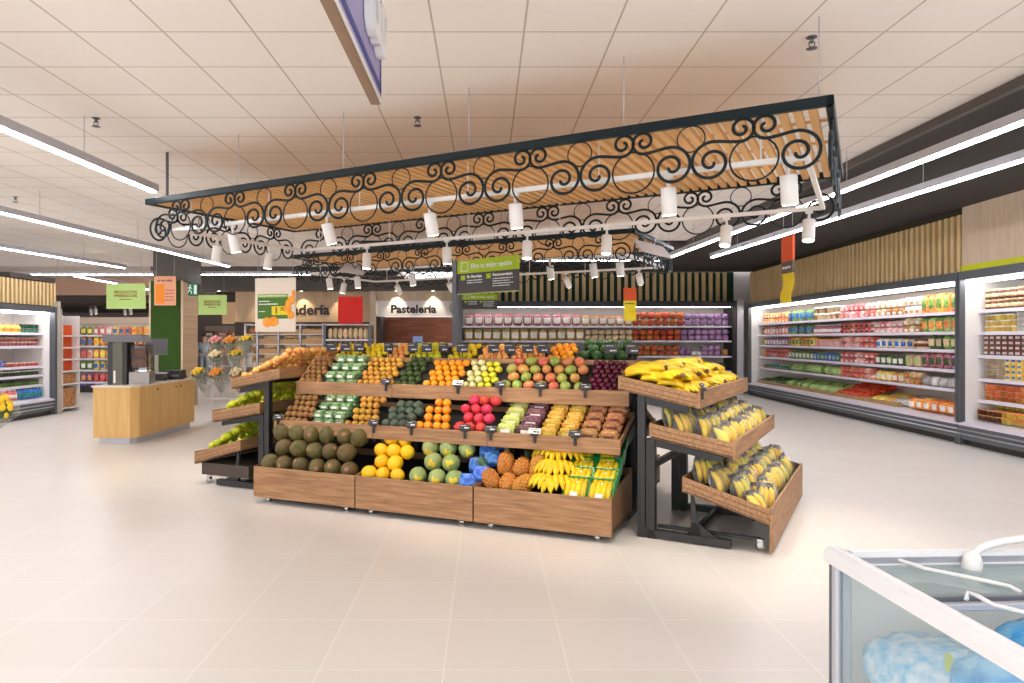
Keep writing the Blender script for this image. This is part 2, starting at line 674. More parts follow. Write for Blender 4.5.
def spot(pos, tilt, turn, label, group, power):
    t = thing('track_spotlight', label, 'spotlight', pos, turn, group)
    link('track_adapter', spot_arm, t)
    h = link('housing', spot_body, t, (0, 0, -.02), (tilt, 0, 0))
    link('lens', spot_lens, h)
    if power:
        ld = bpy.data.lights.new('spot_lamp', 'SPOT')
        ld.energy = power
        ld.spot_size = R(70)
        ld.spot_blend = .8
        ld.color = (1, .9, .77)
        ld.shadow_soft_size = .05
        link('spot_lamp', ld, h, (0, 0, -.21))
    return t


def track(label, ox, oy, sx, name, front, back, side_spots, power):
    F = Frame(ox, oy, -28.7)
    L = 6.67 * sx
    x0, x1 = .25, L - .12
    t = thing('lighting_track', label, 'light track', (ox, oy, 0), R(-28.7))
    zt = 2.77
    for nm, b in (('front_rail', (x0, x1, .10, .135)), ('rear_rail', (x0, x1, 2.08, 2.115)), ('side_rail', (x0, x0 + .035, .135, 2.08)), ('side_rail', (x1 - .035, x1, .135, 2.08))):
        MB().box(b[0], b[1], b[2], b[3], zt, zt + .035).build(nm, white_metal, t)
    for i in range(6):
        for y in (.118, 2.098):
            x = x0 + .3 + i * (x1 - x0 - .6) / 5
            MB().tube([(x, y, zt + .03), (x, y, 3.08)], .006, 6).build('stem', white_metal, t)
    g = 'spotlights on the track of the ' + name
    for rail, y, xs in (('front', .118, front), ('rear', 2.098, back)):
        for i, s in enumerate(xs):
            spot(F(s, y, zt - .07), R(random.uniform(8, 22) if rail == 'front' else random.uniform(-4, 14) * (-1) if name == 'nearer canopy' else 42), R(-28.7) + random.uniform(-.3, .3),
                 'white cylinder spotlight on the %s rail under the %s, %s from the left' % (rail, name, nth(i + 1)), g, power if rail == 'front' or name == 'nearer canopy' else power * 3)
    for i, y in enumerate(side_spots):
        spot(F(x0 + .018, y, zt - .07), R(12), R(-28.7 + 90), 'white cylinder spotlight on the left side rail under the %s, %s from the front' % (name, nth(i + 1)), g, power)


track('white square lighting track hung under the nearer canopy', -3.69, 7.54, 1, 'nearer canopy', (1.18, 2.44, 3.59, 4.41, 5.63, 6.42), (1.34, 2.53, 3.58, 4.5, 5.7, 6.42), (.7, 1.5), SPOT_W)
track('white square lighting track hung under the farther canopy', -3.52, 12.57, .95, 'farther canopy', (.75, 1.39, 2.55, 5.03, 5.7, 6.1), (.8, 2.04, 4.48, 5.8), (1.1,), SPOT_W)


# ------------------------------------------------------------------ fruit island
IS = Frame(-2.288, 6.773, -23.4)
IL = 3.56
MOD = IL / 3


def sheared_tray(t, name, x0, x1, y0, y1, zb0, zb1, sides, flo, fhi, side_h, slatted=False, back=True, wood=oak, end_names=('side_board', 'side_board')):
    """a tilted tray: liner, smooth front board, end boards"""
    tr = MB().hex([(x0, y0, zb0 - .012), (x1, y0, zb0 - .012), (x1, y1, zb1 - .012), (x0, y1, zb1 - .012)],
                  [(x0, y0, zb0), (x1, y0, zb0), (x1, y1, zb1), (x0, y1, zb1)]).build(name, dark_inner, t)
    MB().bbox(x0, x1, y0 - .02, y0, flo, fhi, .003).build('front_board', wood, tr)
    for k, on in enumerate(sides):
        if not on:
            continue
        a, b = ((x0, x0 + .016), (x1 - .016, x1))[k]
        mb = MB()
        bars = ((0, .3), (.36, .64), (.7, 1)) if slatted else ((0, 1),)
        for lo, hi in bars:
            z00, z01 = zb0 + side_h * lo - .015, zb0 + side_h * hi - .015
            z10, z11 = zb1 + side_h * lo - .015, zb1 + side_h * hi - .015
            mb.hex([(a, y0, z00), (b, y0, z00), (b, y1, z10), (a, y1, z10)], [(a, y0, z01), (b, y0, z01), (b, y1, z11), (a, y1, z11)])
        if slatted:
            c, d = (a + .004, b) if k == 0 else (a, b - .004)
            mb.hex([(c, y0 + .002, zb0 - .013), (d, y0 + .002, zb0 - .013), (d, y1, zb1 - .013), (c, y1, zb1 - .013)],
                   [(c, y0 + .002, zb0 + side_h - .017), (d, y0 + .002, zb0 + side_h - .017), (d, y1, zb1 + side_h - .017), (c, y1, zb1 + side_h - .017)], 1)
        mb.build(end_names[k], [wood, oak_dark], tr)
    if back:
        MB().box(x0, x1, y1, y1 + .016, zb1 - .012, zb1 + side_h * .9).build('back_board', wood, tr)
    return tr


WHERE = ('left', 'middle', 'right')


def display(frame, k, side):
    t = thing('fruit_display_stand', '%s stand of the fruit island, %s' % (WHERE[k] if side == 'front' else WHERE[2 - k], 'two oak trays on a black frame facing the camera' if side == 'front' else 'facing the rear wall'),
              'display stand', frame(k * MOD, 0), frame.a, 'fruit island stands')
    w = MOD
    ends = (k == 0, k == 2)
    sheared_tray(t, 'top_tray', .002, w - .002, .67, .98, 1.10, 1.36, ends, 1.013, 1.15, .05)
    sheared_tray(t, 'middle_tray', .002, w - .002, .32, .85, .725, .90, ends, .65, .778, .05)
    MB().box(.002, w - .002, 1.12, 1.14, .1, 1.36).build('back_panel', dark_inner, t)
    for x in (.05, w - .05):
        mb = MB().box(x - .025, x + .025, 1.06, 1.12, 0, 1.25)
        mb.hex([(x - .02, .4, .60), (x + .02, .4, .60), (x + .02, 1.08, .72), (x - .02, 1.08, .72)], [(x - .02, .4, .655), (x + .02, .4, .655), (x + .02, 1.08, .86), (x - .02, 1.08, .86)])
        mb.hex([(x - .02, .72, .97), (x + .02, .72, .97), (x + .02, 1.08, 1.1), (x - .02, 1.08, 1.1)], [(x - .02, .72, 1.02), (x + .02, .72, 1.02), (x + .02, 1.08, 1.29), (x - .02, 1.08, 1.29)])
        mb.box(x - .025, x + .025, .8, 1.06, 0, .05)
        mb.build('upright', black_metal, t)
    return t


def floor_bin(frame, k, side):
    t = thing('wooden_floor_bin', '%s oak floor bin on casters, %s' % (WHERE[k] if side == 'front' else WHERE[2 - k], 'holding ' + ('dark green melons', 'yellow melons and papayas', 'pineapples and bananas')[k] if side == 'front' else 'on the rear of the fruit island'),
              'produce bin', frame(k * MOD, 0), frame.a, 'floor bins of the fruit island')
    w = MOD - .012
    x0 = .006
    b = MB()
    b.hex([(x0, .02, .08), (x0 + w, .02, .08), (x0 + w, .78, .08), (x0, .78, .08)], [(x0, .02, .10), (x0 + w, .02, .10), (x0 + w, .78, .10), (x0, .78, .10)])
    b.build('base_panel', dark_inner, t)
    MB().hex([(x0 + .02, .03, .24), (x0 + w - .02, .03, .24), (x0 + w - .02, .70, .40), (x0 + .02, .70, .40)],
             [(x0 + .02, .03, .25), (x0 + w - .02, .03, .25), (x0 + w - .02, .70, .41), (x0 + .02, .70, .41)]).build('false_bottom', dark_inner, t)
    MB().bbox(x0, x0 + w, 0, .02, .055, .352, .003).build('front_board', oak, t)
    for x in (x0, x0 + w - .018):
        MB().hex([(x, .02, .07), (x + .018, .02, .07), (x + .018, .78, .07), (x, .78, .07)], [(x, .02, .352), (x + .018, .02, .352), (x + .018, .78, .45), (x, .78, .45)]).build('side_board', oak_dark, t)
    MB().box(x0, x0 + w, .78, .80, .07, .46).build('back_board', oak_dark, t)
    for x in (.14, w - .12):
        for y in (.07, .68):
            c = MB().tube([(x - .012, y, .028), (x + .012, y, .028)], .028, 12).box(x - .02, x - .015, y - .02, y + .02, .02, .08).box(x + .015, x + .02, y - .02, y + .02, .02, .08)
            c.build('caster', chrome, t)
    return t


BACK = Frame(*(IS(IL, 2.28).xy), -23.4 + 180)
for k in range(3):
    display(IS, k, 'front')
    floor_bin(IS, k, 'front')
    display(BACK, k, 'rear')
    floor_bin(BACK, k, 'rear')

# raised step along the ridge that carries the rear piles
rid = thing('ridge_riser', 'dark step between the two sides of the fruit island, under the rear citrus piles', 'riser', IS(0, 0), IS.a)
MB().hex([(.05, 1.20, 1.345), (3.5, 1.20, 1.345), (3.5, 1.42, 1.49), (.05, 1.42, 1.49)], [(.05, 1.20, 1.36), (3.5, 1.20, 1.36), (3.5, 1.42, 1.51), (.05, 1.42, 1.51)]).build('step', dark_inner, rid)
MB().box(.05, 3.5, 1.165, 1.2, 1.3, 1.37).build('card_rail', black_metal, rid)


# --- fruit kinds
def dimple(u):
    return 1 - .06 * max(0, u.z) ** 12 - .05 * max(0, -u.z) ** 14


def fruit(name, mats, builder):
    return builder.mesh(name, mats)


def FM(name, c1, c2, scale=14, rough=.4, var=.1, hue=.01, bump=.0, bs=None, lo=.35, hi=.65):
    return M(name, c1, rough, col2=c2, scale=scale, var=var, hue=hue, bump=bump, bscale=bs, lo=lo, hi=hi)


orange_m = FM('orange_peel', (250, 172, 28), (242, 142, 18), 20, .38, .06, .008, .15, 260)
tanger_m = FM('tangerine_peel', (250, 188, 96), (240, 148, 70), 12, .4, .08, .012, .1, 260)
peach_m = FM('apricot_skin', (252, 204, 110), (240, 146, 72), 14, .5, .08, .015)
lemon_m = FM('lemon_peel', (240, 212, 30), (220, 196, 20), 12, .4, .06, .012, .12, 240)
yellow_ap = FM('yellow_apple_skin', (232, 214, 40), (206, 204, 60), 10, .35, .06, .015)
cream_ap = FM('cream_pear_skin', (232, 224, 176), (200, 196, 110), 12, .45, .06, .01)
kiwi_m = FM('kiwi_skin', (156, 112, 62), (138, 96, 52), 4, .75, .2, .012, .2, 60)
gold_kiwi_m = FM('golden_kiwi_skin', (206, 154, 54), (186, 130, 40), 4, .6, .14, .012)
avo_m = FM('avocado_skin', (70, 92, 32), (40, 58, 24), 22, .5, .18, .02, .4, 120)
custard_m = FM('grey_green_scaly_skin', (98, 112, 92), (58, 70, 58), 24, .6, .15, .02, .6, 90)
mango_m = FM('mango_skin', (218, 112, 80), (206, 156, 84), 1.6, .4, .1, .03, lo=.42, hi=.58)
green_mango_m = FM('green_mango_skin', (148, 178, 78), (204, 168, 92), 1.6, .4, .1, .03, lo=.45, hi=.65)
plum_m = FM('plum_skin', (112, 26, 44), (76, 20, 50), 10, .22, .2, .02)
dragon_m = FM('pink_red_skin', (226, 62, 84), (196, 40, 50), 12, .4, .1, .015)
lime_fm = FM('lime_peel', (172, 202, 40), (212, 216, 48), 8, .38, .1, .02, .12, 240)
yl_m = FM('yellow_green_lemon_peel', (238, 224, 50), (202, 208, 48), 8, .38, .08, .02, .12, 240)
dark_melon_m = FM('dark_green_brown_rind', (78, 84, 34), (112, 86, 48), 2.2, .55, .16, .02, .3, 60)
yel_melon_m = FM('yellow_melon_rind', (250, 202, 18), (236, 176, 12), 8, .45, .05, .006, .1, 40)
papaya_m = FM('netted_papaya_skin', (168, 180, 124), (130, 150, 78), 26, .5, .08, .02, .3, 90)
papaya_end = FM('ripe_papaya_end', (240, 190, 30), (206, 190, 60), 8, .45, .08, .015)
banana_m = FM('banana_peel', (250, 214, 26), (236, 190, 22), 16, .45, .06, .006)
banana_tip = M('banana_tip', (104, 86, 40), .7)
green_banana_m = FM('green_yellow_banana_peel', (236, 208, 40), (190, 190, 50), 12, .45, .08, .015)
pine_m = FM('pineapple_rind', (236, 150, 44), (214, 124, 36), 20, .55, .1, .012)
pine_dark = FM('pineapple_eye_edge', (196, 132, 48), (150, 108, 46), 30, .6, .1, .01)
leaf_m = FM('pineapple_leaf', (96, 128, 88), (62, 92, 62), 12, .5, .1, .02)
green_leaf_m = FM('leafy_green', (70, 108, 44), (40, 72, 30), 30, .6, .2, .03, .5, 60)
pale_leaf_m = FM('pale_lettuce', (198, 210, 140), (150, 180, 90), 30, .6, .1, .03, .5, 60)
purple_m = FM('purple_bulb_skin', (92, 40, 66), (60, 26, 48), 20, .5, .2, .02)
tom_m = FM('tomato_skin', (222, 84, 30), (206, 56, 26), 10, .3, .1, .012)
stem_m = M('stalk', (112, 90, 50), .8)
scar_m = M('pinkish_scar', (190, 128, 100), .7, col2=(112, 84, 52), scale=5)

me_orange = MB().blob(1, 1, .96, 14, 10, fn=dimple).mesh('orange', orange_m)
me_tanger = MB().blob(1, 1, .88, 14, 10, fn=dimple).mesh('tangerine', tanger_m)
me_peach = MB().blob(1, 1, .92, 14, 10, fn=dimple).mesh('apricot', peach_m)


def lemon_fn(u):
    return 1 + .28 * abs(u.x) ** 9


me_lemon = MB().blob(1.05, .92, .92, 14, 10, fn=lemon_fn).mesh('lemon', lemon_m)
me_yl = MB().blob(1.05, .95, .95, 14, 10, fn=lemon_fn).mesh('lemon', yl_m)
me_lime = MB().blob(1.05, .97, .97, 14, 10, fn=lemon_fn).mesh('lime', lime_fm)
me_yapple = MB().blob(1, 1, .9, 14, 10, fn=lambda u: 1 - .16 * max(0, u.z) ** 6 - .1 * max(0, -u.z) ** 8).mesh('apple', yellow_ap)
me_cream = MB().blob(1.02, 1, .95, 14, 10, fn=lambda u: 1 - .12 * max(0, u.z) ** 6).mesh('pear', cream_ap)
me_kiwi = MB().blob(1.14, .98, .94, 12, 8).mesh('kiwi', kiwi_m)
me_gkiwi = MB().blob(1.18, .95, .92, 12, 8).mesh('golden_kiwi', gold_kiwi_m)
me_avo = MB().blob(1.3, .95, .95, 14, 8, fn=lambda u: 1 - .14 * max(0, u.x)).mesh('avocado', avo_m)
me_custard = MB().blob(1.1, 1, .9, 14, 10, fn=lambda u: 1 + .05 * sin(9 * u.x) * sin(9 * u.y + 1) * sin(8 * u.z)).mesh('custard_apple', custard_m)
me_mango = MB().blob(1.25, .95, .9, 14, 10, fn=lambda u: 1 - .12 * max(0, u.x) + .05 * u.y).mesh('mango', mango_m)
me_gmango = MB().blob(1.22, .95, .92, 14, 10, fn=lambda u: 1 - .12 * max(0, u.x) + .05 * u.y).mesh('mango', green_mango_m)
me_plum = MB().blob(1, 1, 1, 12, 8, fn=dimple).mesh('plum', plum_m)
me_tomato = MB().blob(1, 1, .85, 12, 8, fn=dimple).mesh('tomato', tom_m)


def dragon():
    b = MB().blob(1.12, 1, .98, 14, 10)
    for i in range(12):
        z = -.6 + 1.2 * ((i * 5) % 12) / 12
        q = i * 2.4
        r = math.sqrt(max(0, 1 - z * z))
        c = Vector((r * cos(q) * 1.08, r * sin(q) * .97, z * .96))
        d = (c + Vector((.3, 0, .2))).normalized()
        b.tube([c * .95, c * 1.05 + d * .06, c * 1.08 + d * .2], [.13, .09, .01], 5)
    return b.mesh('dragon_fruit', dragon_m)


me_dragon = dragon()


def pile(F, noun, cat, me, rad, l0, l1, y0, z0, slope, rows, place, group, jit=.10, turn=True, pick=None, heap=0.0, gap=1.05, left_to_right=True, tilt=.5, taper=0.0, name=None):
    """fruit laid in rows up a slope; every row and column is named in the label"""
    d = 2 * rad * gap
    out = []
    for r in range(rows):
        a = l0 + rad + taper * r + (d * .5 if r % 2 else 0)
        n = max(1, int((l1 - taper * r - rad * .8 - a) / d) + 1)
        for c in range(n):
            x = a + c * d + random.uniform(-jit, jit) * rad
            run = r * d * .90
            y = y0 + run * cos(slope) + random.uniform(-jit, jit) * rad
            f = (c + .5) / n
            z = z0 + run * sin(slope) + random.uniform(-jit, jit) * rad * .5 + heap * min(1, 9 * f * (1 - f)) * (r / max(1, rows - 1)) ** .8
            m = pick(r, c) if pick else me
            rot = (random.uniform(-tilt, tilt), random.uniform(-tilt, tilt), random.uniform(0, 6.28) if turn else F.a + random.uniform(-.3, .3))
            o = link(name or m.name.split('.')[0], m, None, F(x, y, z), rot)
            s = rad * random.uniform(.92, 1.02)
            o.scale = (s, s, s)
            cc = c + 1 if left_to_right else n - c
            tag(o, '%s, %s, %s row up, %s from the left' % (noun, place, nth(r + 1), nth(cc)), cat, group)
            out.append(o)
    return out


TS = R(42)
TY, TZ = .70, 1.14
top = 'island top shelf'
mid = 'island middle shelf'
pile(IS, 'brown kiwi', 'kiwi', me_kiwi, .034, .02, .33, TY, TZ + .015, TS, 6, top, 'kiwis on the top shelf', tilt=.2)
pile(IS, 'golden kiwi', 'kiwi', me_gkiwi, .035, .74, 1.19, TY, TZ + .015, TS, 6, top, 'golden kiwis on the top shelf', tilt=.2)
pile(IS, 'dark green avocado', 'avocado', me_avo, .036, 1.20, 1.50, TY, TZ + .01, TS, 6, top, 'avocados on the top shelf', tilt=.2, gap=1.1)
pile(IS, 'orange', 'orange', me_orange, .039, 1.52, 1.92, TY, TZ + .02, TS, 5, top, 'oranges on the top shelf')
pile(IS, 'cream pear', 'pear', me_cream, .040, 1.93, 2.13, TY, TZ + .02, TS, 5, top, 'pears on the top shelf')
pile(IS, 'yellow apple', 'apple', me_yapple, .038, 2.10, 2.32, TY, TZ + .02, TS, 5, top, 'yellow apples on the top shelf')
pile(IS, 'mango', 'mango', me_mango, .053, 2.33, 3.17, TY + .01, TZ + .03, TS, 4, top, 'mangos on the top shelf',
     pick=lambda r, c: me_gmango if (r * 3 + c * 2) % 5 < (3 if r == 0 else 2) else me_mango, gap=1.12, name='mango')
pile(IS, 'dark red plum', 'plum', me_plum, .030, 3.17, 3.53, TY, TZ + .01, TS, 7, top, 'plums on the top shelf')
MSL = R(38)
MY, MZ = .352, .765
pile(IS, 'brown kiwi', 'kiwi', me_kiwi, .034, .03, .44, MY, MZ + .01, MSL, 5, mid, 'kiwis on the middle shelf', tilt=.2, taper=.012, heap=.05)
pile(IS, 'golden kiwi', 'kiwi', me_gkiwi, .036, .84, 1.22, MY, MZ + .01, MSL, 5, mid, 'golden kiwis on the middle shelf', tilt=.2, heap=.05, taper=.01)
pile(IS, 'grey green custard apple', 'custard apple', me_custard, .048, 1.24, 1.63, MY + .02, MZ + .03, MSL, 4, mid, 'custard apples on the middle shelf', gap=1.0)
pile(IS, 'orange', 'orange', me_orange, .043, 1.62, 2.02, MY + .01, MZ + .03, MSL + .05, 4, mid, 'oranges on the middle shelf', taper=.02, heap=.04)
pile(IS, 'pink red dragon fruit', 'dragon fruit', me_dragon, .050, 2.02, 2.42, MY + .02, MZ + .035, MSL + .05, 4, mid, 'dragon fruit on the middle shelf', heap=.04)

# melons in the floor bins
me_dmelon = MB().blob(1.0, .95, 1.08, 18, 12, fn=lambda u: 1 + .015 * sin(5 * u.x + 3 * u.y), mif=lambda c: 1 if abs(c.z) > .94 else 0).mesh('dark_melon', [dark_melon_m, scar_m])
me_ymelon = MB().blob(1.12, .98, .98, 16, 12, fn=lambda u: 1 + .06 * max(0, u.x) ** 10).mesh('yellow_melon', yel_melon_m)


def papaya_fn(u):
    return 1 - .12 * max(0, u.x) + .02 * cos(10 * math.atan2(u.z, u.y))


me_papaya = rebox(MB().blob(1.35, .95, .95, 20, 12, fn=papaya_fn, mif=lambda c: 1 if c.x > .86 + .06 * sin(9 * c.y) else 0), Matrix.Rotation(R(-72), 3, 'Z'), (0, 0, 0)).mesh('papaya', [papaya_m, papaya_end])
low = 'island floor bin'
pile(IS, 'large dark green melon', 'melon', me_dmelon, .090, .02, 1.19, .12, .375, R(56), 3, low, 'dark green melons', tilt=1.5, jit=.12, gap=1.04)
pile(IS, 'round yellow melon', 'melon', me_ymelon, .070, 1.21, 1.68, .10, .365, R(44), 4, low, 'yellow melons', tilt=.4)
pile(IS, 'netted green and yellow papaya', 'papaya', me_papaya, .088, 1.69, 2.24, .13, .37, R(45), 3, low, 'papayas', tilt=.4, gap=1.04, turn=False)


# pineapples
def pineapple_mesh():
    """barrel covered in diamond eyes, each eye a small pyramid of its own shade"""
    b = MB()
    n, m = 12, 9
    H = .125

    def pt(i, j, k=1.0):
        z = -H + 2 * H * i / m
        r = .080 * max(.04, 1 - (abs(z) / (H * 1.03)) ** 3.0) ** .5
        q = 2 * pi * j / n
        return Vector((r * k * cos(q), r * k * sin(q), z))
    for i in range(-1, m + 1):
        for j in range(n):
            o = .5 if i % 2 else 0
            lo, hi = max(0, i - 1), min(m, i + 1)
            c = min(m, max(0, i))
            ps = [pt(c, j - .5 + o), pt(lo, j + o), pt(c, j + .5 + o), pt(hi, j + o)]
            mid = pt(c, j + o, 1.13)
            w = [p.lerp(mid, .5) * 1.0 for p in ps]
            ps.append(mid)
            v = ps[:4] + w + [mid]
            fs = [(0, 1, 5, 4), (1, 2, 6, 5), (2, 3, 7, 6), (3, 0, 4, 7)]
            b.add(v[:8], fs, 1, False)
            b.add(w + [mid], [(0, 1, 4), (1, 2, 4), (2, 3, 4), (3, 0, 4)], 0, False)
    b.blob(.03, .03, .012, 10, 6, mi=1, mat=Matrix.Translation((0, 0, -H))).blob(.03, .03, .012, 10, 6, mi=1, mat=Matrix.Translation((0, 0, H)))
    return b.mesh('fruit_body', [pine_m, pine_dark])


def crown_mesh():
    b = MB()
    for i in range(26):
        q = i * 2.4
        k = i / 26
        ln = .07 + .10 * (1 - abs(k - .5))
        out = .075 * (1 - k) + .012
        p0 = Vector((.016 * cos(q), .016 * sin(q), .11 + .03 * k))
        p1 = Vector((out * .7 * cos(q), out * .7 * sin(q), .13 + ln * .6))
        p2 = Vector((out * 1.25 * cos(q), out * 1.25 * sin(q), .13 + ln))
        w = Vector((-sin(q), cos(q), 0)) * .010
        b.add([p0 - w, p0 + w, p1 + w * .8, p1 - w * .8, p2], [(0, 1, 2, 3), (3, 2, 4)])
        e = Vector((0, 0, .003))
        b.add([p0 - w - e, p0 + w - e, p1 + w * .8 - e, p1 - w * .8 - e, p2], [(3, 2, 1, 0), (4, 2, 3)])
    return b.mesh('leaf_crown', leaf_m)


pa_body, pa_crown = pineapple_mesh(), crown_mesh()
pa_spots = [(2.47, .17, .385, 50, 55), (2.63, .16, .375, 78, 12), (2.77, .16, .375, 72, -30), (2.54, .33, .50, 22, 10), (2.70, .31, .49, 74, 5), (2.84, .33, .50, 24, -25)]
for i, (l, y, z, lean, spin) in enumerate(pa_spots):
    t = thing('pineapple', 'pineapple in the island floor bin, %s row up, %s from the left' % (nth(i // 3 + 1), nth(i % 3 + 1)), 'pineapple', IS(l, y, z), 0, 'pineapples')
    t.rotation_euler = (R(lean), R(random.uniform(-15, 15)), IS.a + R(spin + 180))
    t.rotation_euler = (R(-lean), 0, IS.a + R(spin))
    t.scale = (.86, .86, .9)
    link('fruit_body', pa_body, t)
    link('leaf_crown', pa_crown, t)


# bananas
def one_banana(b, bend=1.0, ln=.19, r=.022, mat=None, mi=0):
    pts, rs = [], []
    rad = ln / bend
    for i in range(9):
        f = i / 8
        q = -bend / 2 + bend * f
        pts.append((rad * sin(q), 0, rad * (1 - cos(q))))
        rs.append(r * (.35 if i == 0 else .8 if i == 1 else 1 if i < 6 else .85 if i == 6 else .55 if i == 7 else .28))
    b.tube(pts, rs, 6, mi, mat=mat)
    return b


me_banana = one_banana(MB()).mesh('banana', banana_m)
me_gbanana = one_banana(MB()).mesh('banana', green_banana_m)
me_stem = MB().tube([(-.115, 0, .012), (-.10, 0, .012), (-.085, 0, .01)], [.016, .02, .014], 6).mesh('stem', stem_m)


def banana_bunch(pos, rz, label, group, n=6, me=None, lean=0.0, s=1.0):
    """bananas side by side, hump up, their stalks gathered at one end"""
    t = thing('banana_bunch', label, 'bananas', pos, rz, group)
    t.rotation_euler = (lean, random.uniform(-.15, .15), rz)
    t.scale = (s, s, s)
    for i in range(n):
        k = i - (n - 1) / 2
        a = k * .075
        o = link('banana', me or me_banana, t, (-.10 + .10 * cos(a), .10 * sin(a) + .029 * k, .045 - .005 * k * k), (R(180) + k * .16, 0, a))
    link('stem', me_stem, t, (.0, 0, .0))
    return t


k = 0
for r, (y, z, xs) in enumerate(((.155, .40, (2.94, 3.08)), (.27, .50, (2.95, 3.08)), (.40, .61, (2.92, 3.07)))):
    for c, x in enumerate(xs):
        t = banana_bunch(IS(x, y, z), 0, 'loose banana bunch beside the pineapples, %s row up, %s from the left' % (nth(r + 1), nth(c + 1)), 'bananas in the island floor bin', 6)
        t.rotation_euler = (R(random.uniform(-15, 15)), R(34), IS.a + R((-125, -62)[c] + random.uniform(-18, 18)))
        t.scale = (.95, 1.25, 1.1)

# bananas in green trays
me_gtray = MB().hex([(-.085, -.1, 0), (.085, -.1, 0), (.085, .1, 0), (-.085, .1, 0)], [(-.1, -.115, .012), (.1, -.115, .012), (.1, .115, .012), (-.1, .115, .012)])
for a in ((-.1, .1, -.12, -.11), (-.1, .1, .11, .12), (-.105, -.095, -.12, .12), (.095, .105, -.12, .12)):
    me_gtray.box(a[0], a[1], a[2], a[3], .01, .05)
gtray_m = M('green_plastic_tray', (24, 140, 70), .3)
me_gtray = me_gtray.mesh('tray', gtray_m)
white_sticker = M('white_label', (238, 236, 232), .5)
me_sticker = MB().box(-.03, .03, -.10, -.05, .088, .091).mesh('price_sticker', white_sticker)
for r in range(5):
    for c in range(2):
        t = thing('banana_tray', 'green tray of wrapped bananas in the floor bin, %s row up, %s column' % (nth(r + 1), ('left', 'right')[c]), 'banana tray',
                  IS(3.235 + c * .205, .16 + r * .11, .35 + r * .065), 0, 'green banana trays')
        t.rotation_euler = (R(48), 0, IS.a)
        link('tray', me_gtray, t)
        for i in range(4 if r < 3 else 3):
            o = link('banana', me_gbanana if i == 3 else me_banana, t, (-.066 + .044 * i, 0, .055), (R(180), 0, R(90)))
            o.scale = (1.1, 1.15, 1.1)
        link('price_sticker', me_sticker, t)


# --- small packs used on the island and in the chillers
def pm(name, c, rough=.4, c2=None, sc=30):
    return M('pack_' + name, c, rough, col2=c2, scale=sc * .28, var=.2, hue=.015, lo=.42, hi=.58) if c2 else M('pack_' + name, c, rough, var=.15)


PK = {
    'red': pm('red', (206, 62, 52), .35, (236, 150, 140), 28), 'green': pm('green', (74, 128, 58), .4, (140, 172, 84), 24), 'dark green': pm('dark_green', (40, 70, 42), .4, (84, 110, 66), 24),
    'orange': pm('orange', (236, 124, 40), .4, (246, 176, 100), 22), 'yellow': pm('yellow', (240, 200, 50), .4, (248, 226, 130), 20), 'cream': pm('cream', (236, 216, 178), .4, (214, 182, 136), 26),
    'white': pm('white', (240, 236, 230), .4), 'blue': pm('blue', (40, 92, 180), .35, (80, 140, 214), 14), 'purple': pm('purple', (120, 60, 120), .4, (200, 150, 200), 22),
    'lilac': pm('lilac', (196, 160, 200), .5, (150, 96, 160), 60), 'tan': pm('tan', (206, 150, 96), .5, (170, 112, 68), 22), 'brown': pm('brown', (128, 74, 48), .5, (92, 50, 36), 22),
    'black': pm('black', (44, 40, 42), .4), 'pale green': pm('pale_green', (196, 214, 150), .5, (150, 186, 96), 22), 'pink': pm('pink', (232, 160, 160), .4, (244, 214, 210), 22),
    'onion orange': pm('onion_orange', (206, 104, 44), .45, (168, 66, 26), 40), 'magenta': pm('magenta', (150, 44, 70), .4, (206, 140, 150), 30), 'teal': pm('teal', (34, 140, 120), .4),
    'grey': pm('grey', (170, 166, 168), .5, (214, 210, 206), 20), 'pack green': pm('kiwi_green', (20, 128, 78), .35, (170, 176, 130), 15), 'dark grape': pm('dark_grape', (84, 40, 54), .3, (132, 92, 100), 34), 'green grape': pm('green_grape', (164, 172, 66), .3, (206, 208, 130), 34), 'amber': pm('amber', (196, 142, 40), .3, (238, 196, 92), 26), 'potato': pm('potato', (214, 182, 104), .5, (190, 150, 76), 30),
}
PACK_CACHE = {}


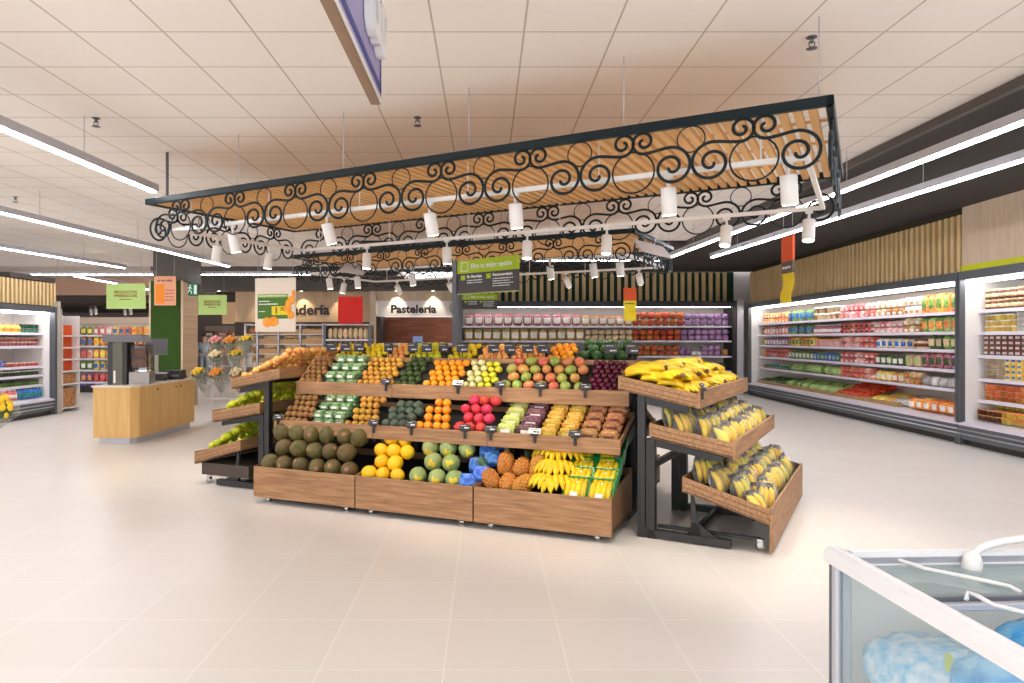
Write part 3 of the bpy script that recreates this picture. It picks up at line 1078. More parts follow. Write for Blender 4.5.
def pack(kind, col, lab='white'):
    key = (kind, col, lab)
    if key in PACK_CACHE:
        return PACK_CACHE[key]
    b = MB()
    front = lambda c: 1 if (c.y < -.6 and abs(c.x) < .42 and -.4 < c.z < .3) else 0
    if kind == 'bag':
        b.blob(.5, .5, .5, 14, 10, p=.55, mif=front, fn=lambda u: 1 + .04 * sin(11 * u.x + 5 * u.z))
        rebox(b, Matrix.Identity(3), (0, 0, .5))
        b.box(-.4, .4, -.03, .03, .98, 1.06)
    elif kind == 'net':
        b.blob(.5, .5, .5, 18, 12, p=.7, fn=lambda u: 1 + .09 * sin(13 * u.x) * sin(12 * u.z + 2 * u.y))
        rebox(b, Matrix.Identity(3), (0, 0, .5))
    elif kind == 'punnet':
        b.hex([(-.42, -.42, 0), (.42, -.42, 0), (.42, .42, 0), (-.42, .42, 0)], [(-.5, -.5, .55), (.5, -.5, .55), (.5, .5, .55), (-.5, .5, .55)])
        bb = MB().blob(.46, .46, .42, 12, 8, p=.6)
        rebox(bb, Matrix.Identity(3), (0, 0, .56))
        b.v, n0 = b.v + bb.v, len(b.v)
        b.f += [[i + n0 for i in f] for f in bb.f]
        b.mi += bb.mi
        b.sm += bb.sm
        b.box(-.25, .25, -.512, -.46, .12, .45, 1)
    elif kind == 'box':
        b.bbox(-.5, .5, -.5, .5, 0, 1, .04)
        b.box(-.36, .36, -.506, -.49, .25, .7, 1)
    elif kind == 'bottle':
        b.lathe([(.46, 0), (.5, .05), (.5, .6), (.42, .72), (.2, .84), (.19, .9), (.22, .9), (.22, 1)], 12, mis=[0, 0, 0, 0, 0, 1, 1, 1])
        b.lathe([(.505, .18), (.505, .52)], 12, 1)
    elif kind == 'tub':
        b.lathe([(.40, 0), (.48, .78), (.5, .78), (.5, .92), (.46, 1)], 14, mis=[0, 0, 1, 1, 1])
    elif kind == 'jar':
        b.lathe([(.44, 0), (.5, .06), (.5, .7), (.4, .8), (.43, .8), (.43, 1)], 12, mis=[0, 0, 0, 1, 1, 1])
        b.lathe([(.505, .2), (.505, .55)], 12, 1)
    elif kind == 'head':
        b.blob(.5, .5, .5, 14, 10, fn=lambda u: 1 + .10 * sin(9 * u.x + 4 * u.z) * sin(8 * u.y + 5 * u.z))
        rebox(b, Matrix.Identity(3), (0, 0, .5))
    elif kind == 'long':
        b.blob(.5, .5, .5, 12, 10, fn=lambda u: 1 - .2 * max(0, u.y) + .05 * sin(9 * u.x + 7 * u.y))
        rebox(b, Matrix.Identity(3), (0, 0, .5))
    elif kind == 'loaf':
        b.blob(.5, .5, .5, 12, 10, p=.75, fn=lambda u: 1 + .03 * sin(14 * u.z))
        rebox(b, Matrix.Identity(3), (0, 0, .5))
    me = b.mesh(kind, [PK[col], PK[lab]])
    PACK_CACHE[key] = me
    return me


def put(F, name, kind, col, lab, x, y, z, w, d, h, label, cat, group, rz=0.0, lean=0.0):
    o = link(name, pack(kind, col, lab), None, F(x, y, z), (lean, 0, F.a + rz))
    o.scale = (w, d, h)
    return tag(o, label, cat, group)


# packs on the island
def pack_pile(F, noun, cat, name, kind, col, lab, l0, l1, y0, z0, slope, rows, w, d, h, place, group, stack=1):
    n = max(1, int((l1 - l0) / w))
    for r in range(rows):
        for c in range(n):
            for s in range(stack):
                up = (', upper', ', lower')[s == 0] if stack > 1 else ''
                put(F, name, kind, col, lab, l0 + w * (c + .5), y0 + r * d, z0 + r * d * math.tan(slope) + s * h * .98, w * .94, d * .96, h,
                    '%s, %s, %s row up, %s from the left%s' % (noun, place, nth(r + 1), nth(c + 1), up), cat, group, random.uniform(-.08, .08))


pack_pile(IS, 'green and white kiwi pack', 'kiwi pack', 'kiwi_pack', 'punnet', 'pack green', 'white', .34, .73, .735, 1.115, R(40), 3, .128, .10, .075, top, 'kiwi packs on the top shelf', 2)
pack_pile(IS, 'green and white kiwi pack', 'kiwi pack', 'kiwi_pack', 'punnet', 'pack green', 'white', .45, .83, .39, .75, R(36), 3, .125, .10, .07, mid, 'kiwi packs on the middle shelf', 2)
pack_pile(IS, 'pale green grape punnet', 'grapes', 'grape_punnet', 'punnet', 'green grape', 'white', 2.43, 2.62, .40, .76, R(26), 4, .19, .12, .10, mid, 'green grape punnets')
pack_pile(IS, 'dark red grape punnet', 'grapes', 'grape_punnet', 'punnet', 'dark grape', 'white', 2.62, 2.82, .40, .76, R(26), 4, .20, .12, .10, mid, 'dark grape punnets')
pack_pile(IS, 'yellow dried fruit punnet', 'dried fruit', 'dried_fruit_punnet', 'punnet', 'amber', 'yellow', 2.83, 3.18, .40, .755, R(26), 4, .172, .12, .09, mid, 'yellow dried fruit punnets')
pack_pile(IS, 'brown dried fruit punnet', 'dried fruit', 'dried_fruit_punnet', 'punnet', 'tan', 'brown', 3.18, 3.54, .40, .755, R(26), 4, .178, .12, .09, mid, 'brown dried fruit punnets')
# blue packs between papayas and pineapples
for i in range(7):
    t = put(IS, 'blue_pack', 'bag', 'blue', 'blue', 2.27 + .02 * i + (.09 if i % 2 else 0), .10 + .07 * i, .30 + .06 * i, .16, .11, .14,
            'shiny blue pack between papayas and pineapples, %s from the bottom' % nth(i + 1), 'pack', 'blue packs in the floor bin', R(20), R(-35))

# rear piles on the ridge
RS = R(36)
back_runs = [('lemon', me_lemon, .034, .10, .42, 'lemon'), ('yellow lemon', me_lemon, .034, .43, .76, 'lemon'), ('tangerine', me_tanger, .034, .78, 1.02, 'tangerine'), ('yellow green lemon', me_yl, .036, 1.06, 1.44, 'lemon'),
             ('yellow lemon', me_lemon, .034, 1.52, 1.86, 'lemon'), ('golden apricot', me_peach, .033, 1.87, 2.22, 'apricot'), ('small tangerine', me_tanger, .03, 2.24, 2.58, 'tangerine'), ('orange', me_orange, .035, 2.62, 2.92, 'orange')]
for i, (nn, me, rd, a, b, cat) in enumerate(back_runs):
    pile(IS, nn, cat, me, rd, a, b, 1.235, 1.375 + rd, RS, 4, 'rear ridge, %s pile' % nth(i + 1), 'rear ridge pile of ' + nn + ' ' + nth(i + 1))
me_greens = MB().blob(1, 1, .8, 16, 12, fn=lambda u: 1 + .22 * sin(7 * u.x + 3 * u.z) * sin(8 * u.y - 4 * u.z) + .08 * sin(21 * u.x) * sin(19 * u.y)).mesh('leafy_vegetable', green_leaf_m)
pile(IS, 'dark leafy vegetable', 'vegetable', me_greens, .058, 2.94, 3.52, 1.26, 1.44, R(30), 3, 'rear ridge', 'leafy vegetables on the rear ridge')


# price tags on the front boards and standing cards on the ridge
tag_clip = MB().box(-.012, .012, -.012, .0, -.07, .01).box(-.03, .03, -.03, -.008, -.004, .012).mesh('clip', dark_plastic)
tag_card = MB().box(-.055, .055, -.004, .004, .0, .055).mesh('card', slate_m)
tag_card_w = MB().box(-.055, .055, -.004, .004, .0, .055).mesh('card', white_sticker)
sb = MB()
scribble(sb, -.04, .01, .041, .004, -.0045, 0, 3)
scribble(sb, .0, .04, .018, .010, -.0045, 0, 5)
tag_ink = sb.mesh('print', white_letter)
sb = MB()
scribble(sb, -.045, .03, .041, .006, -.0045, 0, 3)
scribble(sb, -.01, .045, .018, .016, -.0045, 0, 5)
tag_ink_d = sb.mesh('print', dark_letter)


def price_tag(F, x, y, z, label, white=False, group='price tags on the island shelf edges'):
    t = thing('price_tag', label, 'price tag', F(x, y, z), F.a, group)
    link('clip', tag_clip, t)
    c = link('card', tag_card_w if white else tag_card, t, (0, -.022, .012), (R(-38), 0, 0))
    link('print', tag_ink_d if white else tag_ink, c)
    return t


for i, l in enumerate((1.12, 1.92, 2.36, 2.75, 3.17)):
    price_tag(IS, l, .649, 1.148, '%s price tag clipped to the top shelf edge, %s from the left' % ('white' if i == 1 else 'dark', nth(i + 1)), i == 1)
for i, l in enumerate((.06, 1.2, 1.61, 2.16, 2.41, 2.82, 3.18)):
    price_tag(IS, l, .299, .776, '%s price tag on black clip along the middle shelf edge, %s from the left' % ('white' if i == 5 else 'dark', nth(i + 1)), i == 5)

stem_me = MB().tube([(0, 0, 0), (0, 0, .10)], .005, 6).mesh('stem', black_metal)
card_me = MB().bbox(-.062, .062, -.004, .004, .09, .185, .003).mesh('card', slate_m)
sb = MB()
scribble(sb, -.05, .02, .165, .006, -.0045, 0, 9)
scribble(sb, -.01, .05, .12, .014, -.0045, 0, 12)
card_ink = sb.mesh('print', white_letter)
for i, l in enumerate((.08, .27, .45, .83, 1.13, 1.30, 1.50, 1.72, 2.07, 2.25, 2.44, 2.60, 3.28, 3.48)):
    t = thing('price_card', 'slate price card on a stem along the island ridge, %s from the left' % nth(i + 1), 'price card', IS(l, 1.17, 1.37), IS.a + random.uniform(-.2, .2), 'slate price cards on the ridge')
    link('stem', stem_me, t)
    c = link('card', card_me, t)
    link('print', card_ink, c)


# ------------------------------------------------------------------ end stands
def end_stand(F, label, left=False):
    W_ = 2.15
    t = thing('end_display_stand', label, 'display stand', F(0, 0), F.a, 'end stands of the fruit island')
    L0, L1 = 0.0, W_
    en = ('side_board', 'side_board')
    sheared_tray(t, 'lower_tray', L0, L1, .02, .64, .245, .42, (1, 1), *((.22, .36) if left else (.03, .352)), .115, True, True, oak, en)
    sheared_tray(t, 'middle_tray', L0, L1, .28, .90, .715, .825, (1, 1), .69, .83, .115, True, True, oak, en)
    sheared_tray(t, 'top_tray', L0, L1, .54, 1.16, 1.08, 1.20, (1, 1), 1.06, 1.20, .11, True, True, oak, en)
    for x in (.05, W_ / 2, W_ - .05):
        mb = MB().box(x - .03, x + .03, .88, .95, 0, .80)
        mb.box(x - .03, x + .03, .96, 1.02, 0, 1.17)
        mb.box(x - .03, x + .03, .30, .96, .012, .07)
        mb.hex([(x - .012, .52, .07), (x + .012, .52, .07), (x + .012, .60, .07), (x - .012, .60, .07)], [(x - .012, .585, .40), (x + .012, .585, .40), (x + .012, .60, .40), (x - .012, .60, .40)])
        mb.hex([(x - .012, .40, .07), (x + .012, .40, .07), (x + .012, .60, .07), (x - .012, .60, .07)], [(x - .012, .55, .17), (x + .012, .55, .17), (x + .012, .60, .17), (x - .012, .60, .17)])
        mb.hex([(x - .015, .36, .655), (x + .015, .36, .655), (x + .015, .90, .74), (x - .015, .90, .74)], [(x - .015, .36, .70), (x + .015, .36, .70), (x + .015, .90, .80), (x - .015, .90, .80)])
        mb.hex([(x - .015, .62, 1.02), (x + .015, .62, 1.02), (x + .015, .98, 1.08), (x - .015, .98, 1.08)], [(x - .015, .62, 1.075), (x + .015, .62, 1.075), (x + .015, .98, 1.15), (x - .015, .98, 1.15)])
        mb.build('upright', black_metal, t)
        MB().tube([(x, .33, 0), (x, .33, .014)], .014, 8).build('foot', chrome, t)
    MB().box(.05, W_ - .05, .90, .94, .55, .60).box(.05, W_ - .05, .6, .64, .03, .06).build('cross_bar', black_metal, t)
    if left:
        MB().box(.02, W_ - .02, .09, .75, .11, .24).build('base_panel', M('dark_brown_board', (74, 62, 54), .6), t)
    for x in (.12, W_ - .12):
        MB().tube([(x - .014, .10, .032), (x + .014, .10, .032)], .032, 12).box(x - .022, x - .016, .08, .12, .03, .09 if not left else .12).box(x + .016, x + .022, .08, .12, .03, .09 if not left else .12).build('caster', chrome, t)
    MB().box(.10, .13, .1, .88, .075, .10).box(W_ - .13, W_ - .10, .1, .88, .075, .10).build('drawer_frame', black_metal, t) if not left else None
    return t


ER = Frame(2.1, 5.06, 60)
EL = Frame(-2.370, 9.598, -113.4)
end_stand(ER, 'tilted oak banana trays on a black stand at the right end of the island')
end_stand(EL, 'three tilted oak trays of tangerines and limes at the left end of the island', True)

# loose bananas on the right end's top tray
for r in range(4):
    for c in range(10 if r < 3 else 9):
        x = .20 + c * .195 + random.uniform(-.02, .02)
        y = .685 + r * .125 + random.uniform(-.015, .015)
        z = 1.165 + r * .05 + (.02 if c % 2 else 0)
        banana_bunch(ER(x, y, z), ER.a + R(90 + random.uniform(-25, 25) + (180 if (r + c) % 3 == 0 or c == 0 else 0)), 'banana bunch, top tray of the right end stand, row %s back, %s from near end' % (('one', 'two', 'three', 'four')[r], nth(c + 1)),
                     'loose bananas on the end stand', 6, lean=R(random.uniform(-15, 15)), s=1.15)
for c in range(14):
    banana_bunch(ER(.15 + c * .14, .80 + .22 * (c % 2) + random.uniform(-.04, .04), 1.28 + .055 * (c % 2)), ER.a + R(90 + random.uniform(-70, 70)), 'banana bunch heaped highest on the right end stand, %s from the near end' % nth(c + 1),
                 'loose bananas on the end stand', 6, lean=R(random.uniform(-15, 15)), s=1.15)

# bagged bananas
bag_dark = M('grey_printed_bag', (58, 56, 58), .4, col2=(140, 136, 130), scale=22, var=.2)
me_bagback = MB()
me_bagback.add([(-.07, .035, 0), (.07, .035, 0), (.085, .03, .10), (.055, .0, .215), (-.055, .0, .215), (-.085, .03, .10), (-.07, .042, 0), (.07, .042, 0), (.09, .038, .10), (.055, .008, .222), (-.055, .008, .222), (-.09, .038, .10)],
               [(0, 1, 2, 5), (5, 2, 3, 4), (7, 6, 11, 8), (8, 11, 10, 9), (1, 0, 6, 7), (2, 1, 7, 8), (3, 2, 8, 9), (4, 3, 9, 10), (5, 4, 10, 11), (0, 5, 11, 6)], 0, False)
me_bagback = me_bagback.mesh('printed_back', bag_dark)
fb = MB().blob(.088, .06, .105, 12, 8, p=.7, fn=lambda u: 1 + .05 * sin(13 * u.x + 9 * u.z))
me_film = rebox(fb, Matrix.Identity(3), (0, 0, .10)).mesh('clear_wrap', film_m)


def banana_bag(pos, rot, label, group):
    t = thing('banana_bag', label, 'bagged bananas', pos, 0, group)
    t.rotation_euler = rot
    for i in range(3):
        link('banana', me_banana if random.random() < .7 else me_gbanana, t, (-.042 + .042 * i, -.012 + random.uniform(-.01, .01), .095), (0, R(90), R(90 + random.uniform(-14, 14))))
    link('printed_back', me_bagback, t)
    link('clear_wrap', me_film, t)
    return t


for tier, y0, z0, sl in (('middle', .35, .73, .11 / .62), ('lower', .09, .265, .175 / .62)):
    for r in range(4):
        for c in range(12):
            y = y0 + r * .138 + random.uniform(-.02, .02)
            banana_bag(ER(.13 + c * .168 + random.uniform(-.02, .02) + (.04 if r % 2 else -.03), y, z0 + (y - y0) * sl + .025 * r), (R(-24 + random.uniform(-14, 14)), R(random.uniform(-16, 16)), ER.a + R(-30 + random.uniform(-28, 28))),
                       'bagged bananas, %s tray of right end stand, row %s back, %s from near end' % (tier, ('one', 'two', 'three', 'four')[r], nth(c + 1)), 'bagged bananas, %s tray' % tier)

price_tag(ER, .05, .515, 1.20, 'dark price tag at the near corner of the banana tray', False, None)
# left end fruit
pile(EL, 'tangerine', 'tangerine', me_tanger, .042, .04, 2.10, .60, 1.20, R(20), 7, 'left end stand, top tray', 'tangerines on the left end stand', left_to_right=False,
     pick=lambda r, c: me_peach if (r + c) % 3 else me_tanger, heap=.10, jit=.4, gap=1.1, name='tangerine')
pile(EL, 'yellow green lemon', 'lemon', me_yl, .043, .04, 2.10, .35, .85, R(22), 6, 'left end stand, middle tray', 'lemons on the left end stand', left_to_right=False,
     pick=lambda r, c: me_lime if (r * 2 + c) % 4 == 0 else me_yl, heap=.10, jit=.4, gap=1.1, name='lemon')
pile(EL, 'green lime', 'lime', me_lime, .045, .04, 2.10, .10, .40, R(26), 6, 'left end stand, lower tray', 'limes on the left end stand', left_to_right=False,
     pick=lambda r, c: me_yl if (r + c * 2) % 5 == 0 else me_lime, heap=.10, jit=.4, gap=1.1, name='lime')


# ------------------------------------------------------------------ chillers and shelves
def shelf_case(t, L, depth, zs, top, posts, sy, sd, base_h=.34, chiller=True, shelf_m=white_metal, fascia_h=.13, back_m=white_wall_m):
    if chiller:
        MB().box(0, L, .07, depth, 0, .1).build('plinth', dark_plastic, t)
        b = MB().hex([(0, .02, .09), (L, .02, .09), (L, depth, .09), (0, depth, .09)], [(0, 0, base_h - .04), (L, 0, base_h - .04), (L, depth, base_h - .04), (0, depth, base_h - .04)])
        b.build('base', grey_metal, t)
        for z in (.17, .235):
            MB().tube([(0, .0, z), (L, .0, z)], .012, 6).build('bumper_rail', light_metal, t)
        MB().hex([(0, -.01, base_h - .04), (L, -.01, base_h - .04), (L, .17, base_h - .04), (0, .17, base_h - .04)], [(0, -.01, base_h - .01), (L, -.01, base_h - .01), (L, .17, base_h + .03), (0, .17, base_h + .03)]).build('air_grille', rail_white, t)
        MB().hex([(0, .17, base_h), (L, .17, base_h), (L, depth, base_h), (0, depth, base_h)], [(0, .17, base_h + .015), (L, .17, base_h + .015), (L, depth, base_h + .12), (0, depth, base_h + .12)]).build('deck', white_metal, t)
        MB().box(0, L, 0, depth, top, top + fascia_h).build('fascia', grey_metal, t)
        MB().box(.05, L - .05, .10, .22, top - .05, top).build('light_strip', case_led, t)
    else:
        MB().box(0, L, .05, depth, 0, base_h).build('base', grey_metal if chiller else dark_plastic, t)
    MB().box(0, L, depth, depth + .03, .05, top + (fascia_h if chiller else 0)).build('back_panel', back_m, t)
    for z in zs:
        s = MB().box(.02, L - .02, sy, depth, z - .03, z - .005).build('shelf', shelf_m, t)
        MB().hex([(.02, sy - .012, z - .05), (L - .02, sy - .012, z - .05), (L - .02, sy, z - .05), (.02, sy, z - .05)], [(.02, sy - .004, z + .002), (L - .02, sy - .004, z + .002), (L - .02, sy, z + .002), (.02, sy, z + .002)]).build('price_rail', rail_white, s)
    for x in posts:
        MB().box(x - .03, x + .03, 0, .08 if chiller else .06, 0, top).build('end_post', grey_metal, t)
        if chiller:
            MB().box(x - .03, x + .03, .08, depth, .1, top).build('end_panel', white_metal, t)


GEN_W = {'bag': (.20, .16), 'punnet': (.19, .16), 'net': (.21, .18), 'box': (.17, .16), 'bottle': (.09, .09), 'tub': (.13, .13), 'jar': (.11, .11), 'head': (.2, .2), 'long': (.14, .34), 'loaf': (.13, .13)}
KNAME = {'bag': 'produce_bag', 'punnet': 'produce_punnet', 'net': 'produce_net', 'box': 'food_carton', 'bottle': 'drink_bottle', 'tub': 'food_tub', 'jar': 'food_jar', 'head': 'lettuce_head', 'long': 'leafy_stalk', 'loaf': 'bread_loaf'}
KNOUN = {'bag': 'bag', 'punnet': 'punnet', 'net': 'net bag', 'box': 'carton', 'bottle': 'bottle', 'tub': 'tub', 'jar': 'jar', 'head': 'vegetable head', 'long': 'vegetable stalk', 'loaf': 'loaf'}


ALT = {'red': 'pink', 'green': 'dark green', 'orange': 'yellow', 'tan': 'cream', 'cream': 'tan', 'pink': 'red', 'magenta': 'purple', 'yellow': 'orange', 'pale green': 'green', 'white': 'cream', 'dark green': 'green', 'purple': 'magenta', 'brown': 'tan', 'grey': 'white', 'blue': 'teal'}


COUNTED = {}


def fill(F, shelf, case, z, y, x0, x1, kind, col, lab, h, stack=1, w=None, d=None, from_end='from the far end', rows=1, lean=0.0):
    gw, gd = GEN_W[kind]
    w, d = w or gw, d or gd
    n = max(1, int((x1 - x0) / w + .3))
    p = (x1 - x0) / n
    base = col
    first = COUNTED.get((case, shelf), 0)
    COUNTED[(case, shelf)] = first + n
    for rr in range(rows):
        for c in range(n):
            for s in range(stack):
                col = ALT[base] if base in ALT and case in ('long chiller', 'snack aisle') and random.random() < .25 else base
                pre = ('lower ', 'upper ')[s] if stack == 2 else (('lowest ', 'middle ', 'upper ', 'topmost ')[s] if stack > 2 else '')
                rw = ('', ' behind')[rr] if rows > 1 else ''
                jx = random.uniform(-.06, .06)
                put(F, KNAME[kind], kind, col, lab, x0 + p * (c + .5), y + d * .5 + rr * d * 1.02, z + s * h * 1.0 + (.04 * rr if lean else 0), min(p, w) * .95, d * .95, h * random.uniform(.93, 1.0),
                    '%s%s %s%s, %s of the %s, %s %s' % (pre, col.replace('pack ', ''), KNOUN[kind], rw, shelf, case, nth(first + c + 1), from_end), KNOUN[kind],
                    '%s %ss, %s, %s' % (base, KNOUN[kind], shelf, case), jx, lean)


# long wall chiller, two cases
RC = Frame(7.515, 19.8, -92.016)


def px2x(px, X=7.55):
    """distance from the chiller's far end of what lies at this bearing, used only to lay out the runs of goods"""
    return 19.8 - 690 * X / (px - 486)


B = [round(px2x(p), 2) for p in (755, 780, 807, 835, 872, 902, 920, 955)]
t = thing('display_chiller', 'long open chiller of vegetables and salads along the right wall', 'chiller', RC(0, 0), RC.a)
zs2 = [2.04, 1.72, 1.43, 1.11, .80]
shelf_case(t, 9.28, .95, zs2, 2.49, (.03,), .28, .85)
MB().box(9.22, 9.28, 0, .08, 0, 2.5).build('end_post', grey_metal, t)
MB().box(9.22, 9.28, .08, .95, .1, 2.5).build('end_panel', white_metal, t)
lc = 'long chiller'
sh = ('top shelf', 'second shelf', 'third shelf', 'fourth shelf', 'lowest shelf')
runs = [
    [(.25, B[0], 'punnet', 'tan', 'white', .12, 2), (B[0], B[1], 'punnet', 'orange', 'white', .12, 2), (B[1], B[2], 'bag', 'green', 'blue', .26, 1), (B[2], B[3], 'tub', 'cream', 'white', .13, 2), (B[3], B[4], 'punnet', 'red', 'pink', .13, 2),
     (B[4], B[5], 'punnet', 'cream', 'white', .13, 2), (B[5], B[6], 'punnet', 'white', 'tan', .14, 2), (B[6], 9.2, 'bag', 'orange', 'green', .30, 1)],
    [(.25, B[0], 'punnet', 'tan', 'black', .11, 2), (B[0], B[1], 'bag', 'red', 'white', .2, 1), (B[1], B[2], 'bag', 'green', 'blue', .22, 1), (B[2], B[3], 'bottle', 'magenta', 'white', .2, 1), (B[3], B[4], 'punnet', 'red', 'black', .10, 2),
     (B[4], B[5], 'punnet', 'pink', 'white', .1, 2), (B[5], B[6], 'punnet', 'cream', 'white', .12, 2), (B[6], 9.2, 'bag', 'pale green', 'orange', .23, 1)],
    [(.25, B[0], 'bag', 'yellow', 'green', .18, 1), (B[0], B[1], 'bag', 'purple', 'white', .18, 1), (B[1], B[2], 'bag', 'orange', 'green', .2, 1), (B[2], B[3], 'tub', 'pink', 'orange', .17, 1), (B[3], B[4], 'punnet', 'red', 'pink', .1, 2),
     (B[4], B[5] + .3, 'bag', 'white', 'blue', .16, 1), (B[5] + .3, B[6] + .2, 'jar', 'cream', 'brown', .17, 1), (B[6] + .2, 9.2, 'bag', 'dark green', 'cream', .22, 1)],
    [(.25, B[0], 'bag', 'yellow', 'red', .18, 1), (B[0], B[1], 'punnet', 'red', 'brown', .1, 2), (B[1], B[2], 'bag', 'green', 'white', .18, 1), (B[2], B[3], 'box', 'blue', 'grey', .16, 1), (B[3], B[4], 'punnet', 'red', 'white', .1, 2),
     (B[4], B[5], 'bag', 'dark green', 'white', .17, 1), (B[5], B[6], 'bag', 'cream', 'pale green', .2, 1), (B[6], 9.2, 'bag', 'magenta', 'dark green', .24, 1)],
    [(.25, B[0], 'punnet', 'orange', 'white', .1, 1), (B[0], B[1], 'punnet', 'teal', 'red', .1, 1), (B[1], B[3], 'head', 'pale green', 'white', .18, 1), (B[3], B[4], 'punnet', 'red', 'orange', .1, 2),
     (B[4], B[5], 'bag', 'yellow', 'white', .17, 1), (B[5], B[6], 'punnet', 'cream', 'orange', .1, 2), (B[6], 9.2, 'net', 'grey', 'white', .16, 1)],
]
for i, rr in enumerate(runs):
    for (a, b, kd, cl, lb, h, st) in rr:
        fill(RC, sh[i], lc, zs2[i], .30, a, b, kd, cl, lb, h * (1.14 if st > 1 else 1.05), st)
fill(RC, 'bottom deck', lc, .40, .22, .3, B[1], 'long', 'dark green', 'white', .12, 1, rows=2, lean=R(8))
fill(RC, 'bottom deck', lc, .40, .22, B[1], B[3] - .1, 'long', 'pale green', 'white', .17, 1, rows=2, lean=R(8))
pile(RC, 'orange tomato', 'tomato', me_tomato, .055, B[3], B[4] - .1, .27, .45, R(20), 6, 'bottom deck of the long chiller', 'tomatoes in the chiller', left_to_right=True)
fill(RC, 'bottom deck', lc, .40, .22, B[4], B[5] - .3, 'long', 'yellow', 'white', .12, 1, rows=2, lean=R(8))
fill(RC, 'bottom deck', lc, .40, .22, B[5] - .25, B[6] - .1, 'long', 'grey', 'white', .13, 1, rows=2, lean=R(8))
fill(RC, 'bottom deck', lc, .40, .13, B[6] - .1, 9.2, 'bag', 'orange', 'white', .17, 1, rows=2, d=.22)
me_cr = MB()
me_cr.box(-.58, .58, -.012, .012, 0, .075)
me_cr.box(-.58, -.56, 0, .5, 0, .075).box(.56, .58, 0, .5, 0, .075)
crate_front = me_cr.mesh('wooden_crate', crate_wood)
cx = .85
i = 0
while cx < B[6] - .5:
    o = link('wooden_crate', crate_front, None, RC(cx, .19, .372), (R(7.8), 0, RC.a))
    tag(o, 'shallow wooden crate under vegetables on the long chiller deck, %s from the far end' % nth(i + 1), 'crate', 'wooden crates on the chiller deck')
    cx += 1.18
    i += 1

t = thing('display_chiller', 'open dairy chiller of yogurts and yellow tubs at the right picture edge', 'chiller', RC(9.30, 0), RC.a)
zs1 = [2.04, 1.71, 1.36, 1.01, .69]
shelf_case(t, 5.2, .95, zs1, 2.49, (5.15,), .28, .85)
MB().box(.0, .04, .0, .08, 0, 2.5).build('end_post', grey_metal, t)
MB().box(.0, .04, .08, .95, .1, 2.5).build('end_panel', white_metal, t)
for x in (1.0, 2.2, 3.4):
    MB().box(x - .02, x + .02, .93, .95, .4, 2.45).build('back_post', grey_metal, t)
dc = 'dairy chiller'
r1 = [(0, 9.4, 10.85, 'jar', 'brown', 'cream', .15, 2, .13), (1, 9.4, 10.05, 'tub', 'yellow', 'white', .085, 3, .10), (1, 10.05, 10.85, 'tub', 'white', 'grey', .07, 4, .085), (2, 9.4, 10.3, 'box', 'brown', 'grey', .075, 4, .12), (2, 10.3, 10.85, 'box', 'orange', 'yellow', .075, 4, .12),
      (3, 9.4, 9.85, 'tub', 'cream', 'grey', .075, 4, .1), (3, 9.85, 10.2, 'box', 'yellow', 'blue', .08, 4, .1), (3, 10.2, 10.85, 'tub', 'pink', 'brown', .085, 3, .1), (4, 9.4, 10.85, 'tub', 'orange', 'red', .08, 3, .1)]
for (s, a, b, kd, cl, lb, h, st, w) in r1:
    fill(RC, sh[s], dc, zs1[s], .30, a, b, kd, cl, lb, h, st, w=w, d=.14)
fill(RC, 'bottom deck', dc, .39, .19, 9.4, 9.9, 'tub', 'brown', 'tan', .085, 2, w=.1, d=.12)
fill(RC, 'bottom deck', dc, .39, .19, 9.9, 10.85, 'tub', 'yellow', 'orange', .085, 2, w=.1, d=.12)
fill(RC, 'raised deck row', dc, .44, .45, 9.4, 10.85, 'tub', 'yellow', 'tan', .13, 2, w=.1, d=.12)

# slats and panels above the right chillers
mb = MB()
x = .03
while x < 9.26:
    mb.box(x, x + .075, .06, .13, 2.62, 3.5)
    x += .155
s_ = mb
struct('trim_6', rebox(s_, Matrix.Rotation(RC.a, 3, 'Z'), RC(0, 0)), slat_wood)
struct('wall_right_upper', rebox(MB().box(0, 9.3, .135, .30, 2.62, 3.60), Matrix.Rotation(RC.a, 3, 'Z'), RC(0, 0)), brown_gap)
struct('wall_right_panel', rebox(MB().box(9.3, 15, .06, .30, 2.71, 3.60), Matrix.Rotation(RC.a, 3, 'Z'), RC(0, 0)), pale_wood)
struct('trim_7', rebox(MB().box(9.3, 15, .045, .30, 2.62, 2.71), Matrix.Rotation(RC.a, 3, 'Z'), RC(0, 0)), lime_bright)

